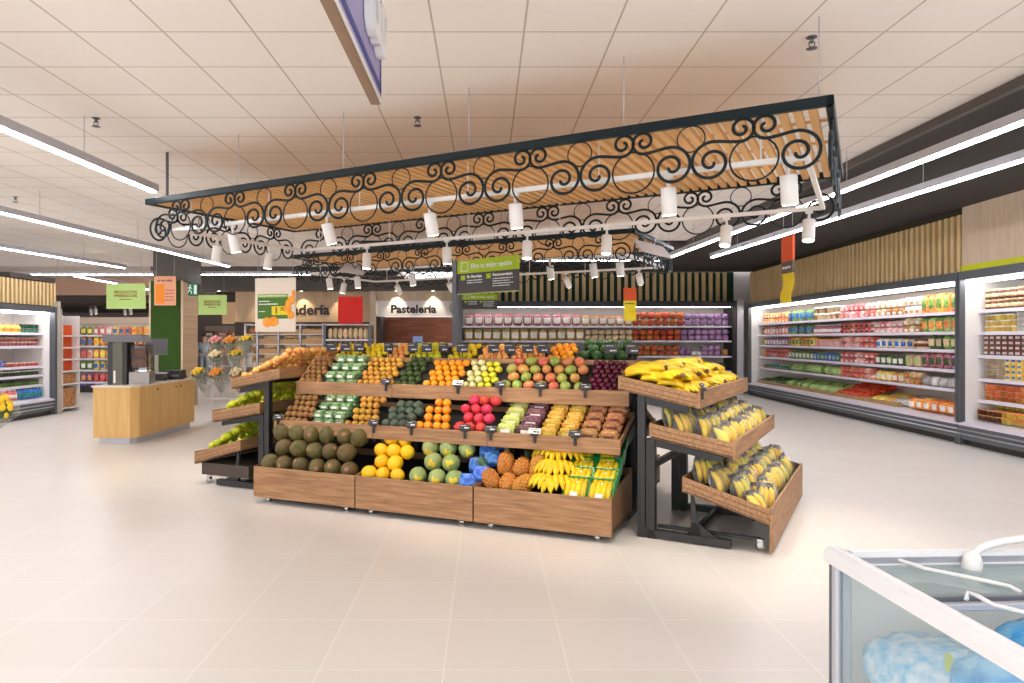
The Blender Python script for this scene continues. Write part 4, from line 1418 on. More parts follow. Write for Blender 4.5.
# rear wall shelf
BF = Frame(-.78, 19.9, 0)
t = thing('produce_shelf', 'long shelf of onions, garlic and potatoes along the rear wall', 'shelf', BF(0, 0), 0)
zb = [1.98, 1.555, 1.11, .68]
shelf_case(t, 8.0, .8, zb, 2.53, (), .12, .7, base_h=.25, chiller=False, shelf_m=grey_metal)
MB().box(.0, .09, -.02, .8, 0, 2.95).build('end_panel', grey_metal, t)
MB().box(7.9, 8.0, .0, .8, 0, 2.7).build('end_panel', dark_plastic, t)
MB().box(.09, 7.95, .05, .8, 2.53, 2.70).build('fascia', dark_plastic, t)
MB().box(.2, 7.85, .06, .14, 2.515, 2.53).build('light_strip', case_led, t)  # added lamp that brightens the rear shelf, not a known fixture
MB().box(8.02, 8.2, -.02, .16, 0, 2.72).build('end_post', light_metal, t)
rw = 'rear wall shelf'
for (s, a, b, kd, cl, lb, h, st, w) in ((0, .15, 3.55, 'bag', 'magenta', 'white', .34, 1, .27), (0, 3.55, 5.05, 'bag', 'tan', 'white', .30, 1, .24), (0, 5.05, 6.55, 'net', 'onion orange', 'white', .20, 2, .22), (0, 6.55, 7.85, 'net', 'lilac', 'white', .18, 2, .2),
                                        (1, .15, 3.65, 'bag', 'potato', 'white', .33, 1, .27), (1, 3.65, 5.05, 'net', 'cream', 'white', .17, 2, .2), (1, 5.05, 6.45, 'net', 'onion orange', 'white', .17, 2, .2), (1, 6.45, 7.85, 'net', 'lilac', 'white', .17, 2, .2),
                                        (2, .15, 3.1, 'net', 'potato', 'white', .17, 2, .25), (2, 3.1, 4.95, 'head', 'dark green', 'white', .26, 1, .25), (2, 4.95, 6.4, 'net', 'onion orange', 'white', .16, 2, .2), (2, 6.4, 6.75, 'head', 'purple', 'white', .24, 1, .2), (2, 6.75, 7.05, 'net', 'white', 'white', .15, 1, .15), (2, 7.05, 7.6, 'net', 'lilac', 'white', .16, 2, .2), (2, 7.6, 7.88, 'net', 'tan', 'white', .2, 1, .2),
                                        (3, .15, 7.8, 'head', 'dark green', 'white', .24, 1, .3)):
    fill(BF, ('top shelf', 'second shelf', 'third shelf', 'lowest shelf')[s], rw, zb[s], .14, a, b, kd, cl, lb, h, st, w=w, from_end='from the left')
mb = MB()
x = -.70
while x < 7.25:
    mb.box(x, x + .10, 20.55, 20.62, 2.70, 3.58)
    x += .21
struct('trim_8', mb, slat_wood)
struct('wall_back_upper', MB().box(-.75, 7.4, 20.63, 20.74, 2.68, 3.6), green_gap)


# ------------------------------------------------------------------ signs
def sign_board(t, w, h, x0, z0, full=True):
    p = MB().box(x0, x0 + w, -.012, .012, z0, z0 + h * .6).build('slate_panel', M('slate_sign_face', (72, 66, 70), .5), t)
    g = MB().box(x0, x0 + w, -.014, .014, z0 + h * .6, z0 + h).build('lime_panel', lime_m, t)
    MB().box(x0, x0 + w, -.018, .018, z0 - .012, z0).build('bottom_edge', M('lime_edge', (190, 204, 120), .5), t)
    for (u, nm) in ((.07, 'En Bandeja'), (.5, 'Recomendado')):
        MB().box(x0 + w * u, x0 + w * (u + .07), -.018, -.012, z0 + h * .40, z0 + h * .54).build('lime_square', lime_m, t)
        text(nm, h * .11, white_letter, p, x0 + w * (u + .1), z0 + h * .46, -.0125, width=w * (.25 if u < .3 else .31), bold=.002)
        sb = MB()
        for i in range(2 if u < .3 else 4):
            scribble(sb, x0 + w * (u + .1), x0 + w * (u + (.36 if u < .3 else .42 - .05 * (i % 2))), z0 + h * (.38 - .07 * i), h * .032, -.0125, 0, i + 4)
        sb.build('small_print', white_letter, p)
    text('Elige tu mejor opción', h * .19, white_letter, g, x0 + w * .24, z0 + h * .74, -.0145, width=w * .66, bold=.002)
    MB().box(x0 + w * .07, x0 + w * .19, -.016, -.014, z0 + h * .66, z0 + h * .68).box(x0 + w * .07, x0 + w * .08, -.016, -.014, z0 + h * .66, z0 + h * .94).box(x0 + w * .18, x0 + w * .19, -.016, -.014, z0 + h * .66, z0 + h * .94).box(x0 + w * .07, x0 + w * .19, -.016, -.014, z0 + h * .92, z0 + h * .94).build('pictogram', white_letter, g)


t = thing('totem_sign', 'lime and slate sign Elige tu mejor opción on a tall grey post', 'sign', (-.43, 10.5, 0), R(-42))
MB().box(-.09, .0, -.03, .03, 0.0, 2.79).build('post', grey_metal, t)
MB().box(-.2, .1, -.15, .15, 0, .02).build('base_plate', grey_metal, t)
sign_board(t, 1.2, .5, .0, 2.285)
t = thing('header_sign', 'small lime and slate sign above the magenta bags on the rear wall shelf', 'sign', (-.69, 19.86, 0), 0)
sign_board(t, 1.02, .44, 0, 2.46)
MB().box(.05, .07, -.01, .03, 2.9, 3.6).box(.95, .97, -.01, .03, 2.9, 3.6).build('hanger', grey_metal, t)


def flag_sign(x, y, rz, label, wires):
    t = thing('hanging_price_flag', label, 'sign', (x, y, 0), rz, 'orange and yellow hanging price flags')
    MB().box(-.15, .15, -.012, .012, 2.50, 2.80).build('orange_panel', orange_card, t)
    p = MB().box(-.15, .15, -.014, .014, 2.36, 2.50).build('slate_band', M('grey_band', (90, 78, 66), .5) if wires else yellow_card, t)
    sb = MB()
    scribble(sb, -.11, .1, 2.43, .035, -.015, 0, 3)
    sb.build('print', white_letter if wires else dark_letter, p)
    n = 8
    vs, fs = [], []
    for i in range(n + 1):
        z = 2.36 - .34 * i / n
        o = -.012 + .02 * sin(i * .7)
        vs += [(-.14, o, z), (.14, o, z), (.14, o + .006, z), (-.14, o + .006, z)]
    for i in range(n):
        for j in range(4):
            fs.append((i * 4 + (j + 1) % 4, i * 4 + j, (i + 1) * 4 + j, (i + 1) * 4 + (j + 1) % 4))
    fs += [(0, 1, 2, 3), (n * 4 + 3, n * 4 + 2, n * 4 + 1, n * 4)]
    MB().add(vs, fs).build('yellow_card', yellow_card, t)
    for xx in (-.12, .12):
        MB().tube([(xx, 0, 2.8), (xx, 0, 3.60)], .003, 5).build('wire', light_metal, t)


flag_sign(3.5, 8.0, R(-90), 'orange and yellow price flag hanging before the slats of the long wall chiller', True)
flag_sign(3.38, 16.2, 0, 'orange and yellow price flag hanging before the rear wall onions', False)

# blue hanging sign
t = thing('hanging_blue_sign', 'blue violet hanging sign with white letters seen edge-on at the top of the picture', 'sign', (-.583, .83, 2.9), R(90))
LX = 3.0
MB().box(0, LX, 0, .055, 0, .62).build('box_frame', sign_edge, t)
f = MB().box(.02, LX - .02, -.004, 0, .03, .6).build('face_panel', sign_purple, t)
b = MB()
for a in ((.03, LX - .03, .05, .09), (.03, LX - .03, .55, .58), (.03, .07, .05, .58), (LX - .07, LX - .03, .05, .58)):
    b.box(a[0], a[1], -.007, -.003, a[2], a[3])
b.build('blue_border', sign_blue, t)
MB().box(0, LX, -.003, .003, 0, .03).build('white_edge', white_metal, t)
o = text('us', .52, white_letter, f, 2.40, .19, -.03, width=.46, bold=.012, extrude=.022)
o.rotation_euler = (R(90), 0, 0)
for x in (.3, LX - .3):
    MB().tube([(x, .027, .62), (x, .027, .74)], .004, 5).build('wire', grey_metal, t)


# posters hanging
def wires(t, xs, z0, z1=3.64):
    for x in xs:
        MB().tube([(x, 0, z0), (x, 0, z1)], .003, 5).build('wire', light_metal, t)


t = thing('hanging_poster', 'white hanging poster with green block, oranges and yellow price', 'poster', (-2.9, 9.5, 0), R(-14))
p = MB().box(-.31, .31, -.006, .006, 1.70, 2.44).build('sheet', pale_card, t)
MB().box(-.27, .20, -.009, -.006, 1.88, 2.22).build('green_block', M('poster_green', (74, 120, 30), .6), t)
MB().box(-.27, .20, -.0095, -.006, 2.17, 2.22).build('light_band', M('poster_light_green', (150, 180, 80), .6), t)
MB().box(-.05, .2, -.011, -.009, 1.93, 2.05).build('price_patch', yellow_card, t)
text('1', .12, dark_letter, p, -.01, 1.95, -.0115, bold=.003)
text('75', .06, dark_letter, p, .08, 1.99, -.0115, bold=.002)
b = MB()
for (cx, cz, r) in ((-.12, 1.83, .07), (-.02, 1.84, .07), (.19, 2.02, .06), (.24, 1.93, .055), (.25, 2.13, .06), (.28, 2.22, .055), (.21, 2.10, .05)):
    b.blob(min(r, .305 - cx), .008, r, 14, 8, mat=Matrix.Translation((cx, -.010, cz)))
b.build('printed_oranges', orange_m, t)
sb = MB()
scribble(sb, -.25, .17, 2.195, .018, -.0098, 0, 1)
scribble(sb, -.25, -.08, 2.12, .018, -.0098, 0, 2)
scribble(sb, -.25, .05, 2.08, .02, -.0098, 0, 3)
scribble(sb, -.25, -.15, 1.98, .014, -.0098, 0, 4)
sb.build('print', white_letter, t)
wires(t, (-.27, .27), 2.44)


def green_flag(x, y, w, h, z0, label, rz=0):
    t = thing('hanging_green_sign', label, 'sign', (x, y, 0), rz, 'pale green hanging signs')
    p = MB().box(-w / 2, w / 2, -.008, .008, z0, z0 + h).build('panel', green_card, t)
    MB().box(-w / 2, w / 2, -.012, .012, z0 - .02, z0).build('edge', M('pale_green_edge', (214, 234, 160), .5), t)
    text('PRODUCTOS', h * .15, brown_letter, p, -w * .3, z0 + h * .6, -.0085, width=w * .58, bold=.003)
    text('FRESCOS', h * .15, brown_letter, p, -w * .3, z0 + h * .45, -.0085, width=w * .58, bold=.003)
    sb = MB()
    scribble(sb, -w * .16, w * .14, z0 + h * .35, h * .05, -.0085, 0, 2)
    sb.build('small_print', brown_letter, p)
    wires(t, (-w * .4, w * .4), z0 + h)


green_flag(-8.45, 16.2, .92, .57, 2.33, 'pale green hanging sign with brown lettering left of the green column')
green_flag(-7.65, 19.3, .80, .53, 2.3, 'pale green hanging sign with brown lettering right of the green column')

# ------------------------------------------------------------------ column, exit sign, poster
struct('column', MB().box(-7.78, -7.02, 16.02, 16.8, 0, 2.93), tile_wood)
struct('column_head', MB().box(-7.72, -6.95, 16.0, 16.84, 2.93, 3.64), dark_soffit_m)
t = thing('green_panel', 'tall deep green turf panel on the front of the column', 'panel', (-7.4, 16.0, 0), 0)
MB().box(-.36, .34, -.03, -.005, .02, 2.95).build('turf_face', green_velvet, t)
MB().box(-.40, -.36, -.035, -.005, .02, 2.95).box(.34, .385, -.035, -.005, .02, 2.95).build('edge_trim', pale_wood, t)
t = thing('hanging_poster', 'peach poster with orange picture hanging before the green column', 'poster', (-7.25, 15.6, 0), 0)
p = MB().box(-.25, .24, -.006, .006, 2.36, 3.02).build('sheet', peach_card, t)
MB().box(-.22, -.02, -.009, -.006, 2.40, 2.84).build('orange_picture', M('poster_orange', (240, 140, 20), .6), t)
sb = MB()
for i in range(4):
    scribble(sb, .0, .2, 2.48 + .075 * i, .03, -.0065, 0, i)
sb.build('print', M('poster_red_print', (190, 90, 70), .6), p)
scr = MB()
scribble(scr, -.18, .18, 2.92, .05, -.0065, 0, 8)
scr.build('heading', M('poster_brown_print', (160, 96, 84), .6), p)
wires(t, (-.2, .2), 3.02)
t = thing('exit_sign', 'small green running figure exit sign on the column', 'exit sign', (-6.99, 16.3, 2.62), R(30))
p = MB().box(-.13, .17, -.02, .0, 0, .30).build('panel', M('exit_green', (20, 110, 70), .5, emit=.3), t)
fig = MB().blob(.022, .003, .022, 10, 6, mat=Matrix.Translation((.0, -.022, .24)))
for pts in (((-.005, .21), (-.02, .13)), ((-.005, .20), (.04, .17)), ((-.005, .20), (-.06, .18)), ((-.02, .13), (.03, .10), (.02, .04)), ((-.02, .13), (-.05, .08), (-.09, .07))):
    fig.tube([(x, -.022, z) for x, z in pts], .012, 5)
fig.box(.08, .14, -.023, -.02, .04, .26)
fig.build('running_figure', M('exit_white', (230, 240, 235), .5, emit=.4), p)

# ------------------------------------------------------------------ juice counter
CT = Frame(-5.95, 10.45, 0)
t = thing('juice_counter', 'blond wood counter with grey plinth carrying the juice machine', 'counter', CT(0, 0), 0)
poly = [(0, 0), (.56, 0), (.64, .1), (.64, 2.1), (0, 2.1)]
MB().prism([(.06, .06), (.52, .06), (.59, .14), (.59, 2.04), (.06, 2.04)], 0, .10).build('plinth', light_metal, t)
MB().prism(poly, .10, .865).build('body', counter_wood, t)
MB().prism([(-.02, -.02), (.57, -.02), (.66, .09), (.66, 2.12), (-.02, 2.12)], .865, .89).build('worktop', M('pale_worktop', (226, 214, 198), .4), t)
for y in (.12, .78, 1.44):
    d = MB().box(.64, .652, y + .005, y + .645, .11, .86).build('door', counter_wood, t)
    MB().tube([(.652, y + .56 if y < 1 else y + .08, .79), (.662, y + .56 if y < 1 else y + .08, .79)], .018, 10).build('finger_hole', M('dark_hole', (120, 84, 44), .7), d)

t = thing('juice_machine', 'tall grey orange juice machine with clear front on the counter', 'juice machine', CT(.33, .52, .89), R(14))
MB().bbox(-.30, -.02, -.24, .24, 0, .66, .012).build('body', dark_plastic, t)
MB().bbox(-.22, -.08, -.26, -.235, .0, .66, .004).build('side_panel', M('olive_grey_panel', (96, 98, 84), .5), t)
MB().hex([(-.36, -.27, .66), (.24, -.27, .66), (.24, .27, .66), (-.36, .27, .66)], [(-.36, -.27, .78), (.18, -.27, .78), (.18, .27, .78), (-.36, .27, .78)]).build('hopper', M('grey_hopper', (104, 104, 108), .4), t)
MB().box(.0, .29, -.22, .22, .0, .19).build('drip_base', M('steel_grey', (140, 134, 130), .3, metal=.6), t)
w = MB().bbox(.0, .27, -.2, .2, .22, .62, .03).build('window', M_film('smoked_cover', (70, 50, 40), .5, .1), t)
for (y, z) in ((-.07, .48), (.08, .48), (-.07, .33), (.08, .33)):
    MB().tube([(.05, y, z), (.2, y, z)], .075, 14).build('press_drum', M('amber_drum', (176, 92, 30), .4), t)
MB().box(.1, .22, -.05, .05, .19, .27).build('spout', chrome, t)
MB().box(-.21, -.18, -.262, -.258, .03, .22).build('white_label', white_sticker, t)
t = thing('price_scale', 'weighing scale with tilted screen on a post on the counter', 'scale', CT(.30, 1.35, .89), R(20))
MB().bbox(-.2, .2, -.2, .2, .02, .12, .01).build('body', dark_plastic, t)
MB().box(-.19, .19, -.19, .19, .12, .135).build('weighing_plate', light_metal, t)
MB().box(-.03, .03, .12, .16, .12, .5).build('post', M('pale_post', (196, 190, 180), .5), t)
MB().box(-.17, .17, -.02, .015, 0, .28, mat=Matrix.Translation((0, .10, .44)) @ Matrix.Rotation(R(-15), 4, 'X')).build('screen', M('grey_screen', (94, 94, 100), .3), t)
for x in (-.15, .15):
    MB().tube([(x, 0, 0), (x, 0, .025)], .02, 8).build('foot', dark_plastic, t)
for i, y in enumerate((1.78,)):
    t = thing('receipt_printer', 'black box printer at the far end of the counter', 'printer', CT(.42, y, .89), R(10))
    MB().bbox(-.17, .17, -.16, .16, 0, .16, .012).build('casing', dark_plastic, t)
    MB().box(-.12, .12, -.168, -.158, .05, .09).build('slot', M('grey_slot', (110, 110, 112), .4), t)

# ------------------------------------------------------------------ left chiller
LC = Frame(-9.15, 11.2, 90)
t = thing('drinks_chiller', 'open chiller of dairy and blue bottles at the left picture edge', 'chiller', LC(0, 0), LC.a)
zl = [1.73, 1.46, 1.04, .855, .65]
shelf_case(t, 3.5, .9, zl, 2.16, (.04,), .25, .8, fascia_h=.12)
MB().box(3.42, 3.5, -.02, .10, 0, 2.28).build('end_post', grey_metal, t)
MB().box(3.44, 3.5, .10, .9, 0, 2.28).build('end_panel', white_metal, t)
MB().box(3.5, 3.58, -.04, .9, 0, 2.4).build('outer_end_panel', M('pale_end_panel', (196, 184, 174), .5), t)
for (s, a, b, kd, cl, lb, h, st, w) in ((0, 1.7, 2.2, 'bottle', 'pink', 'yellow', .2, 1, .1), (0, 2.2, 2.8, 'bottle', 'yellow', 'orange', .18, 1, .1), (0, 2.8, 3.38, 'tub', 'teal', 'brown', .09, 2, .12), (1, 1.7, 3.38, 'tub', 'magenta', 'cream', .085, 2, .12), (2, 1.7, 2.35, 'box', 'blue', 'red', .13, 1, .15),
                                        (2, 2.35, 3.38, 'tub', 'red', 'pink', .085, 1, .12), (3, 1.7, 3.38, 'tub', 'dark green', 'white', .1, 1, .1), (4, 1.7, 3.38, 'tub', 'green', 'black', .1, 1, .1)):
    fill(LC, sh[s], 'left drinks chiller', zl[s], .27, a, b, kd, cl, lb, h, st, w=w, d=.12, from_end='from the left')
fill(LC, 'bottom deck', 'left drinks chiller', .39, .2, 1.7, 2.6, 'bottle', 'red', 'white', .21, 1, w=.09, d=.1, from_end='from the left')
fill(LC, 'bottom deck', 'left drinks chiller', .39, .2, 2.6, 3.38, 'bottle', 'blue', 'teal', .21, 1, w=.09, d=.1, from_end='from the left', rows=2)
mb = MB()
x = .0
while x < 3.5:
    mb.box(x, x + .06, .04, .10, 2.30, 2.78)
    x += .12
struct('trim_9', rebox(mb, Matrix.Rotation(LC.a, 3, 'Z'), LC(0, 0)), slat_wood)
struct('wall_left_upper', rebox(MB().box(0, 3.55, .11, .4, 2.28, 2.80), Matrix.Rotation(LC.a, 3, 'Z'), LC(0, 0)), brown_gap)
struct('trim_10', rebox(MB().box(2.1, 3.5, .02, .4, 2.80, 2.90), Matrix.Rotation(LC.a, 3, 'Z'), LC(0, 0)), brown_m)

# end gondola with orange boards
GF = Frame(-9.20, 14.98, 90)
t = thing('end_gondola', 'narrow white shelf with orange boards beside the left chiller', 'shelf', GF(0, 0), GF.a)
MB().box(0, .03, 0, .45, 0, 2.12).build('side_panel', white_metal, t)
MB().box(.62, .65, 0, .45, 0, 2.12).build('side_panel', white_metal, t)
MB().box(.03, .62, .42, .45, 0, 2.12).build('back_panel', white_metal, t)
for i, z in enumerate((.10, .62, .90, 1.16, 1.42, 1.68)):
    s = MB().box(.03, .62, .0, .42, z - .03, z).build('shelf', white_metal, t)
    if i > 1:
        MB().box(.04, .61, .16, .18, z, z + .23).build('orange_board', orange_card, t)
for z, h, lb in ((.10, .42, 'lower'), (.62, .22, 'upper')):
    put(GF, 'cardboard_box', 'box', 'tan', 'tan', .32, .22, z, .5, .36, h, '%s brown cardboard box in the narrow shelf beside the left chiller' % lb, 'box', None)

# snack aisle
SF = Frame(-13.0, 20.6, 0)
t = thing('snack_shelf', 'aisle shelf full of colourful snack bags behind the juice counter', 'shelf', SF(0, 0), 0)
zk = [1.72, 1.40, 1.02, .68, .32]
shelf_case(t, 3.6, .6, zk, 2.05, (0.02, 3.58), .04, .55, base_h=.2, chiller=False)
MB().box(0, 3.6, .0, .05, 2.05, 2.25).build('header', M('shelf_header', (190, 170, 150), .5), t)
cols = [['blue', 'green', 'red', 'orange', 'orange', 'red'], ['yellow', 'tan', 'orange', 'grey', 'red', 'tan'], ['pink', 'red', 'orange', 'cream', 'red', 'yellow'], ['blue', 'green', 'yellow', 'yellow', 'green', 'orange'], ['red', 'magenta', 'red', 'orange', 'yellow', 'red']]
for s in range(5):
    for j in range(6):
        fill(SF, ('top shelf', 'second shelf', 'third shelf', 'fourth shelf', 'lowest shelf')[s], 'snack aisle', zk[s], .05, .08 + j * .57, .08 + (j + 1) * .57, 'bag', cols[s][j], ('red', 'yellow', 'white', 'blue', 'orange')[(s * 2 + j) % 5], .25, 1, w=.165, d=.14, from_end='from the left')
fill(SF, 'base', 'snack aisle', .2, .05, .1, 3.5, 'bag', 'purple', 'blue', .1, 1, w=.24, d=.14, from_end='from the left')
struct('wall_snack_bulkhead', MB().box(-17, -10.2, 23.5, 23.7, 3.1, 3.66), peach_wall_m)
struct('ceiling_low', MB().box(-20, -9.6, 23.9, 30, 2.75, 2.85), brown_m)
for i in range(8):
    x = -15.0 + i * .62
    spot((x, 24.3 + (i % 2) * .8, 2.685), R(25), 0.3, 'small far spotlight above the snack aisle, %s from the left' % nth(i + 1), 'far spotlights over the snack aisle', 0)

# ------------------------------------------------------------------ bakery
struct('wall_bakery', MB().box(-7.7, -3.5, 21.2, 21.4, 0, 3.06), M_wood('lit_bakery_panel', (214, 184, 150), (200, 168, 132), vec=(6, 6, 1)))
struct('wall_bakery_band', MB().box(-7.7, -3.5, 21.14, 21.2, 1.7, 2.12), brown_m)
struct('wall_bakery_fascia', MB().box(-9.6, -.6, 20.6, 21.4, 3.06, 3.40), dark_soffit_m)
t = thing('wall_lettering', 'dark letters Panadería on the lit wood wall above the bread shelves', 'lettering', (-6.62, 21.19, 0), 0)
text('Panadería', .42, dark_letter, t, 0, 2.36, 0, width=1.80, bold=.012, extrude=.012)
struct('column_bakery', MB().box(-3.52, -3.34, 20.9, 21.4, 0, 3.06), pale_wood)
struct('wall_pastry', MB().box(-3.34, -.78, 21.9, 22.1, 0, 2.30), brick_m)
struct('wall_pastry_soffit', MB().box(-3.34, -.78, 21.0, 22.1, 2.76, 3.06), pale_wood)
struct('wall_pastry_side', MB().box(-3.34, -3.2, 21.0, 21.9, 0, 2.3), brown_m)
t = thing('pastry_sign', 'white sign Pastelería with a round cake emblem above the brick recess', 'sign', (-3.30, 21.0, 0), 0)
p = MB().box(0, 2.5, -.03, .05, 2.28, 2.76).build('panel', M('pale_sign_panel', (248, 244, 240), .5), t)
text('Pastelería', .33, dark_letter, p, .40, 2.40, -.031, width=1.38, bold=.012)
e = MB().tube([(2.36 + .16 * cos(q * pi / 12), -.032, 2.54 + .16 * sin(q * pi / 12)) for q in range(24)], .012, 5, closed=True)
e.tube([(2.26, -.032, 2.54), (2.36, -.032, 2.62), (2.46, -.032, 2.54)], .01, 5).box(2.27, 2.45, -.034, -.03, 2.46, 2.53)
e.build('round_emblem', M('emblem_brown', (140, 100, 84), .6), p)
t = thing('pastry_counter', 'white pastry counter in front of the brown brick recess', 'counter', (-3.1, 19.9, 0), 0)
MB().bbox(0, 2.2, 0, .8, 0, 1.0, .01).build('body', M('counter_white', (226, 216, 206), .4), t)
MB().box(0.02, 2.18, .05, .75, 1.0, 1.42).build('glass_case', glass_m, t)
MB().box(0, 2.2, 0, .8, 1.42, 1.48).build('top', white_metal, t)
t = thing('till_screen', 'small bluish till screen standing on the pastry counter', 'screen', (-2.0, 20.2, 1.48), 0)
MB().box(-.14, .14, -.02, .02, .03, .2).build('screen', M('blue_screen', (120, 140, 190), .3, emit=.4), t)
MB().box(-.06, .06, -.04, .04, 0, .03).build('stand', dark_plastic, t)

BK = Frame(-5.94, 17.0, 0)
t = thing('bread_rack', 'grey framed bread rack with wooden crates left of the red sign', 'rack', BK(0, 0), 0)
zk = [1.72, 1.48, 1.24, 1.0, .7, .4]
for i, x in enumerate((.0, .30, .82, 1.36, 1.92)):
    MB().box(x - .02, x + .02, 0, .5, 0, 1.98).build('upright', light_metal, t)
for z in zk + [1.96]:
    MB().box(-.02, 1.94, 0, .5, z - .02, z).build('shelf', white_metal, t)
n = 0
me_bc = MB().box(0, 1, 0, .02, 0, 1).box(0, 1, .98, 1, 0, 1).box(0, .03, .02, .98, 0, 1).box(.97, 1, .02, .98, 0, 1).box(0, 1, .02, .98, 0, .06).mesh('bread_crate', crate_wood)
for zi, z in enumerate(zk[:5]):
    for ci, (a, b) in enumerate(((.34, .78), (.86, 1.32), (1.40, 1.88))):
        o = link('bread_crate', me_bc, None, BK(a, .03, z), None)
        o.scale = (b - a, .42, .12)
        tag(o, 'wooden bread crate in the grey rack, %s column, %s row up' % (('left', 'middle', 'right')[ci], nth(zi + 1)), 'crate', 'wooden bread crates')
        if (zi + ci) % 2 == 0:
            fill(BK, '%s row crate' % nth(zi + 1), 'bread rack, %s column' % ('left', 'middle', 'right')[ci], z + .01, .08, a + .04, b - .04, 'loaf', 'potato', 'cream', .14, 1, w=.13, d=.3, from_end='from the left')
    fill(BK, '%s row' % nth(zi + 1), 'bread rack side', z, .06, .03, .27, 'loaf', 'tan', 'cream', .17, 1, w=.24, d=.24, from_end='alone')
BR = Frame(-4.0, 17.0, 0)
t = thing('bread_shelf', 'white edged shelf of upright bagged loaves under the red sign', 'shelf', BR(0, 0), 0)
shelf_case(t, 1.15, .5, [1.60, 1.26, .9, .5], 1.96, (.02, 1.13), .03, .45, base_h=.15, chiller=False, back_m=M('bread_back', (150, 120, 96), .6))
MB().box(0, 1.15, 0, .5, 1.94, 1.97).build('top_shelf', white_metal, t)
for z, nm, cl in ((1.60, 'top shelf', 'cream'), (1.26, 'second shelf', 'potato'), (.9, 'third shelf', 'tan')):
    fill(BR, nm, 'bread shelf', z, .06, .08, 1.08, 'loaf', cl, 'white', .28, 1, w=.12, d=.12, from_end='from the left')
t = thing('red_sign', 'plain bright red square sign hanging above the bread shelf', 'sign', (-3.32, 16.9, 0), 0)
MB().bbox(-.30, .30, -.03, .03, 1.98, 2.64, .01).build('panel', red_m, t)
wires(t, (-.25, .25), 2.64)
struct('wall_far_wash', MB().box(-8.6, -7.75, 22.5, 22.7, 2.1, 2.8), M('lit_tan_panel', (220, 186, 146), .6))
struct('column_far', MB().box(-9.0, -7.8, 23, 24, 2.75, 3.66), brown_m)
# wall washers over the bakery
for i, x in enumerate((-8.1, -6.8, -5.6, -4.4, -2.7, -1.6)):
    t = thing('downlight', 'recessed downlight under the dark fascia of the bakery wall, %s from the left' % nth(i + 1), 'downlight', (x, 20.92 if x < -3.3 else 20.8, 3.05), 0, 'bakery downlights')
    MB().lathe([(.05, 0), (.055, .01)], 12).build('trim_ring', white_metal, t)
    MB().lathe([(.04, -.003), (.04, .0)], 12).build('lens', lens_m, t)
    ld = bpy.data.lights.new('downlight_lamp', 'SPOT')
    ld.energy = 42
    ld.spot_size = R(80)
    ld.spot_blend = .6
    ld.color = (1, .82, .6)
    ld.shadow_soft_size = .04
    link('downlight_lamp', ld, t, (0, 0, -.02), (R(18), 0, 0))

# tilted boards under the second canopy
for (x, y, z, rz, lb) in ((2.22, 9.2, 2.80, R(20), 'tilted pale board with blue and yellow print under the right end of the farther canopy'), (-2.25, 11.9, 2.82, R(-20), 'tilted pale board with blue print hanging at the left of the farther canopy')):
    t = thing('hanging_board', lb, 'hanging board', (x, y, z), rz)
    t.rotation_euler = (R(35), R(10), rz)
    b = MB().bbox(-.24, .24, -.17, .17, -.01, .01, .004).build('board', M('pale_iridescent_board', (206, 196, 196), .25), t)
    MB().bbox(-.14, .16, -.02, .12, -.014, -.009, .002).build('blue_print', M('sky_blue_print', (110, 150, 220), .4), b)
    MB().bbox(-.16, .0, -.12, -.05, -.014, -.009, .002).build('yellow_print', yellow_card, b)
    MB().tube([(0, 0, .01), (0, .08, .24)], .006, 6).build('stem', white_metal, t)

# ------------------------------------------------------------------ flowers
petal_y = M('yellow_petal', (244, 200, 30), .6, var=.1)
petal_o = M('orange_petal', (240, 150, 40), .6, var=.1)
petal_p = M('pink_petal', (236, 150, 150), .6, var=.1)
petal_c = M('cream_petal', (238, 216, 170), .6, var=.1)
foliage_m = M('bouquet_foliage', (84, 104, 60), .7, col2=(50, 72, 40), scale=40)
wrap_m = M_film('bouquet_wrap', (226, 224, 214), .2, .2)


def bouquet_meshes(pm_):
    r = random.Random(4)
    bl = MB()
    for i in range(16):
        q, k = i * 2.4, math.sqrt(i / 16)
        c = (.085 * k * cos(q), .085 * k * sin(q), .40 - .05 * k * k + r.uniform(-.012, .012))
        bl.blob(.028, .028, .02, 8, 5, fn=lambda u: 1 + .2 * sin(6 * math.atan2(u.y, u.x)), mat=Matrix.Translation(c))
    fo = MB().blob(.10, .10, .07, 12, 8, fn=lambda u: 1 + .15 * sin(9 * u.x) * sin(8 * u.y), mat=Matrix.Translation((0, 0, .33)))
    for i in range(6):
        q = i * 1.05
        fo.tube([(0.01 * cos(q), .01 * sin(q), 0), (.05 * cos(q), .05 * sin(q), .28)], .006, 5)
    wr = MB()
    n = 14
    vs, fs = [], []
    for i, (rr, z) in enumerate(((.022, .02), (.06, .16), (.125, .34), (.122, .34), (.057, .16), (.019, .02))):
        for j in range(n):
            q = 2 * pi * j / n
            k = 1 + (.12 if j % 2 else 0) * (i in (2, 3))
            vs.append((rr * k * cos(q), rr * k * sin(q), z + (.04 if j % 2 and i in (2, 3) else 0)))
    for i in range(5):
        for j in range(n):
            fs.append((i * n + j, i * n + (j + 1) % n, (i + 1) * n + (j + 1) % n, (i + 1) * n + j))
    wr.add(vs, fs, 0, True)
    return bl.mesh('blossoms', pm_), fo.mesh('stems_and_leaves', foliage_m), wr.mesh('wrap', wrap_m)


BQ = {k: bouquet_meshes(m) for k, m in (('yellow', petal_y), ('orange', petal_o), ('pink', petal_p), ('cream', petal_c))}


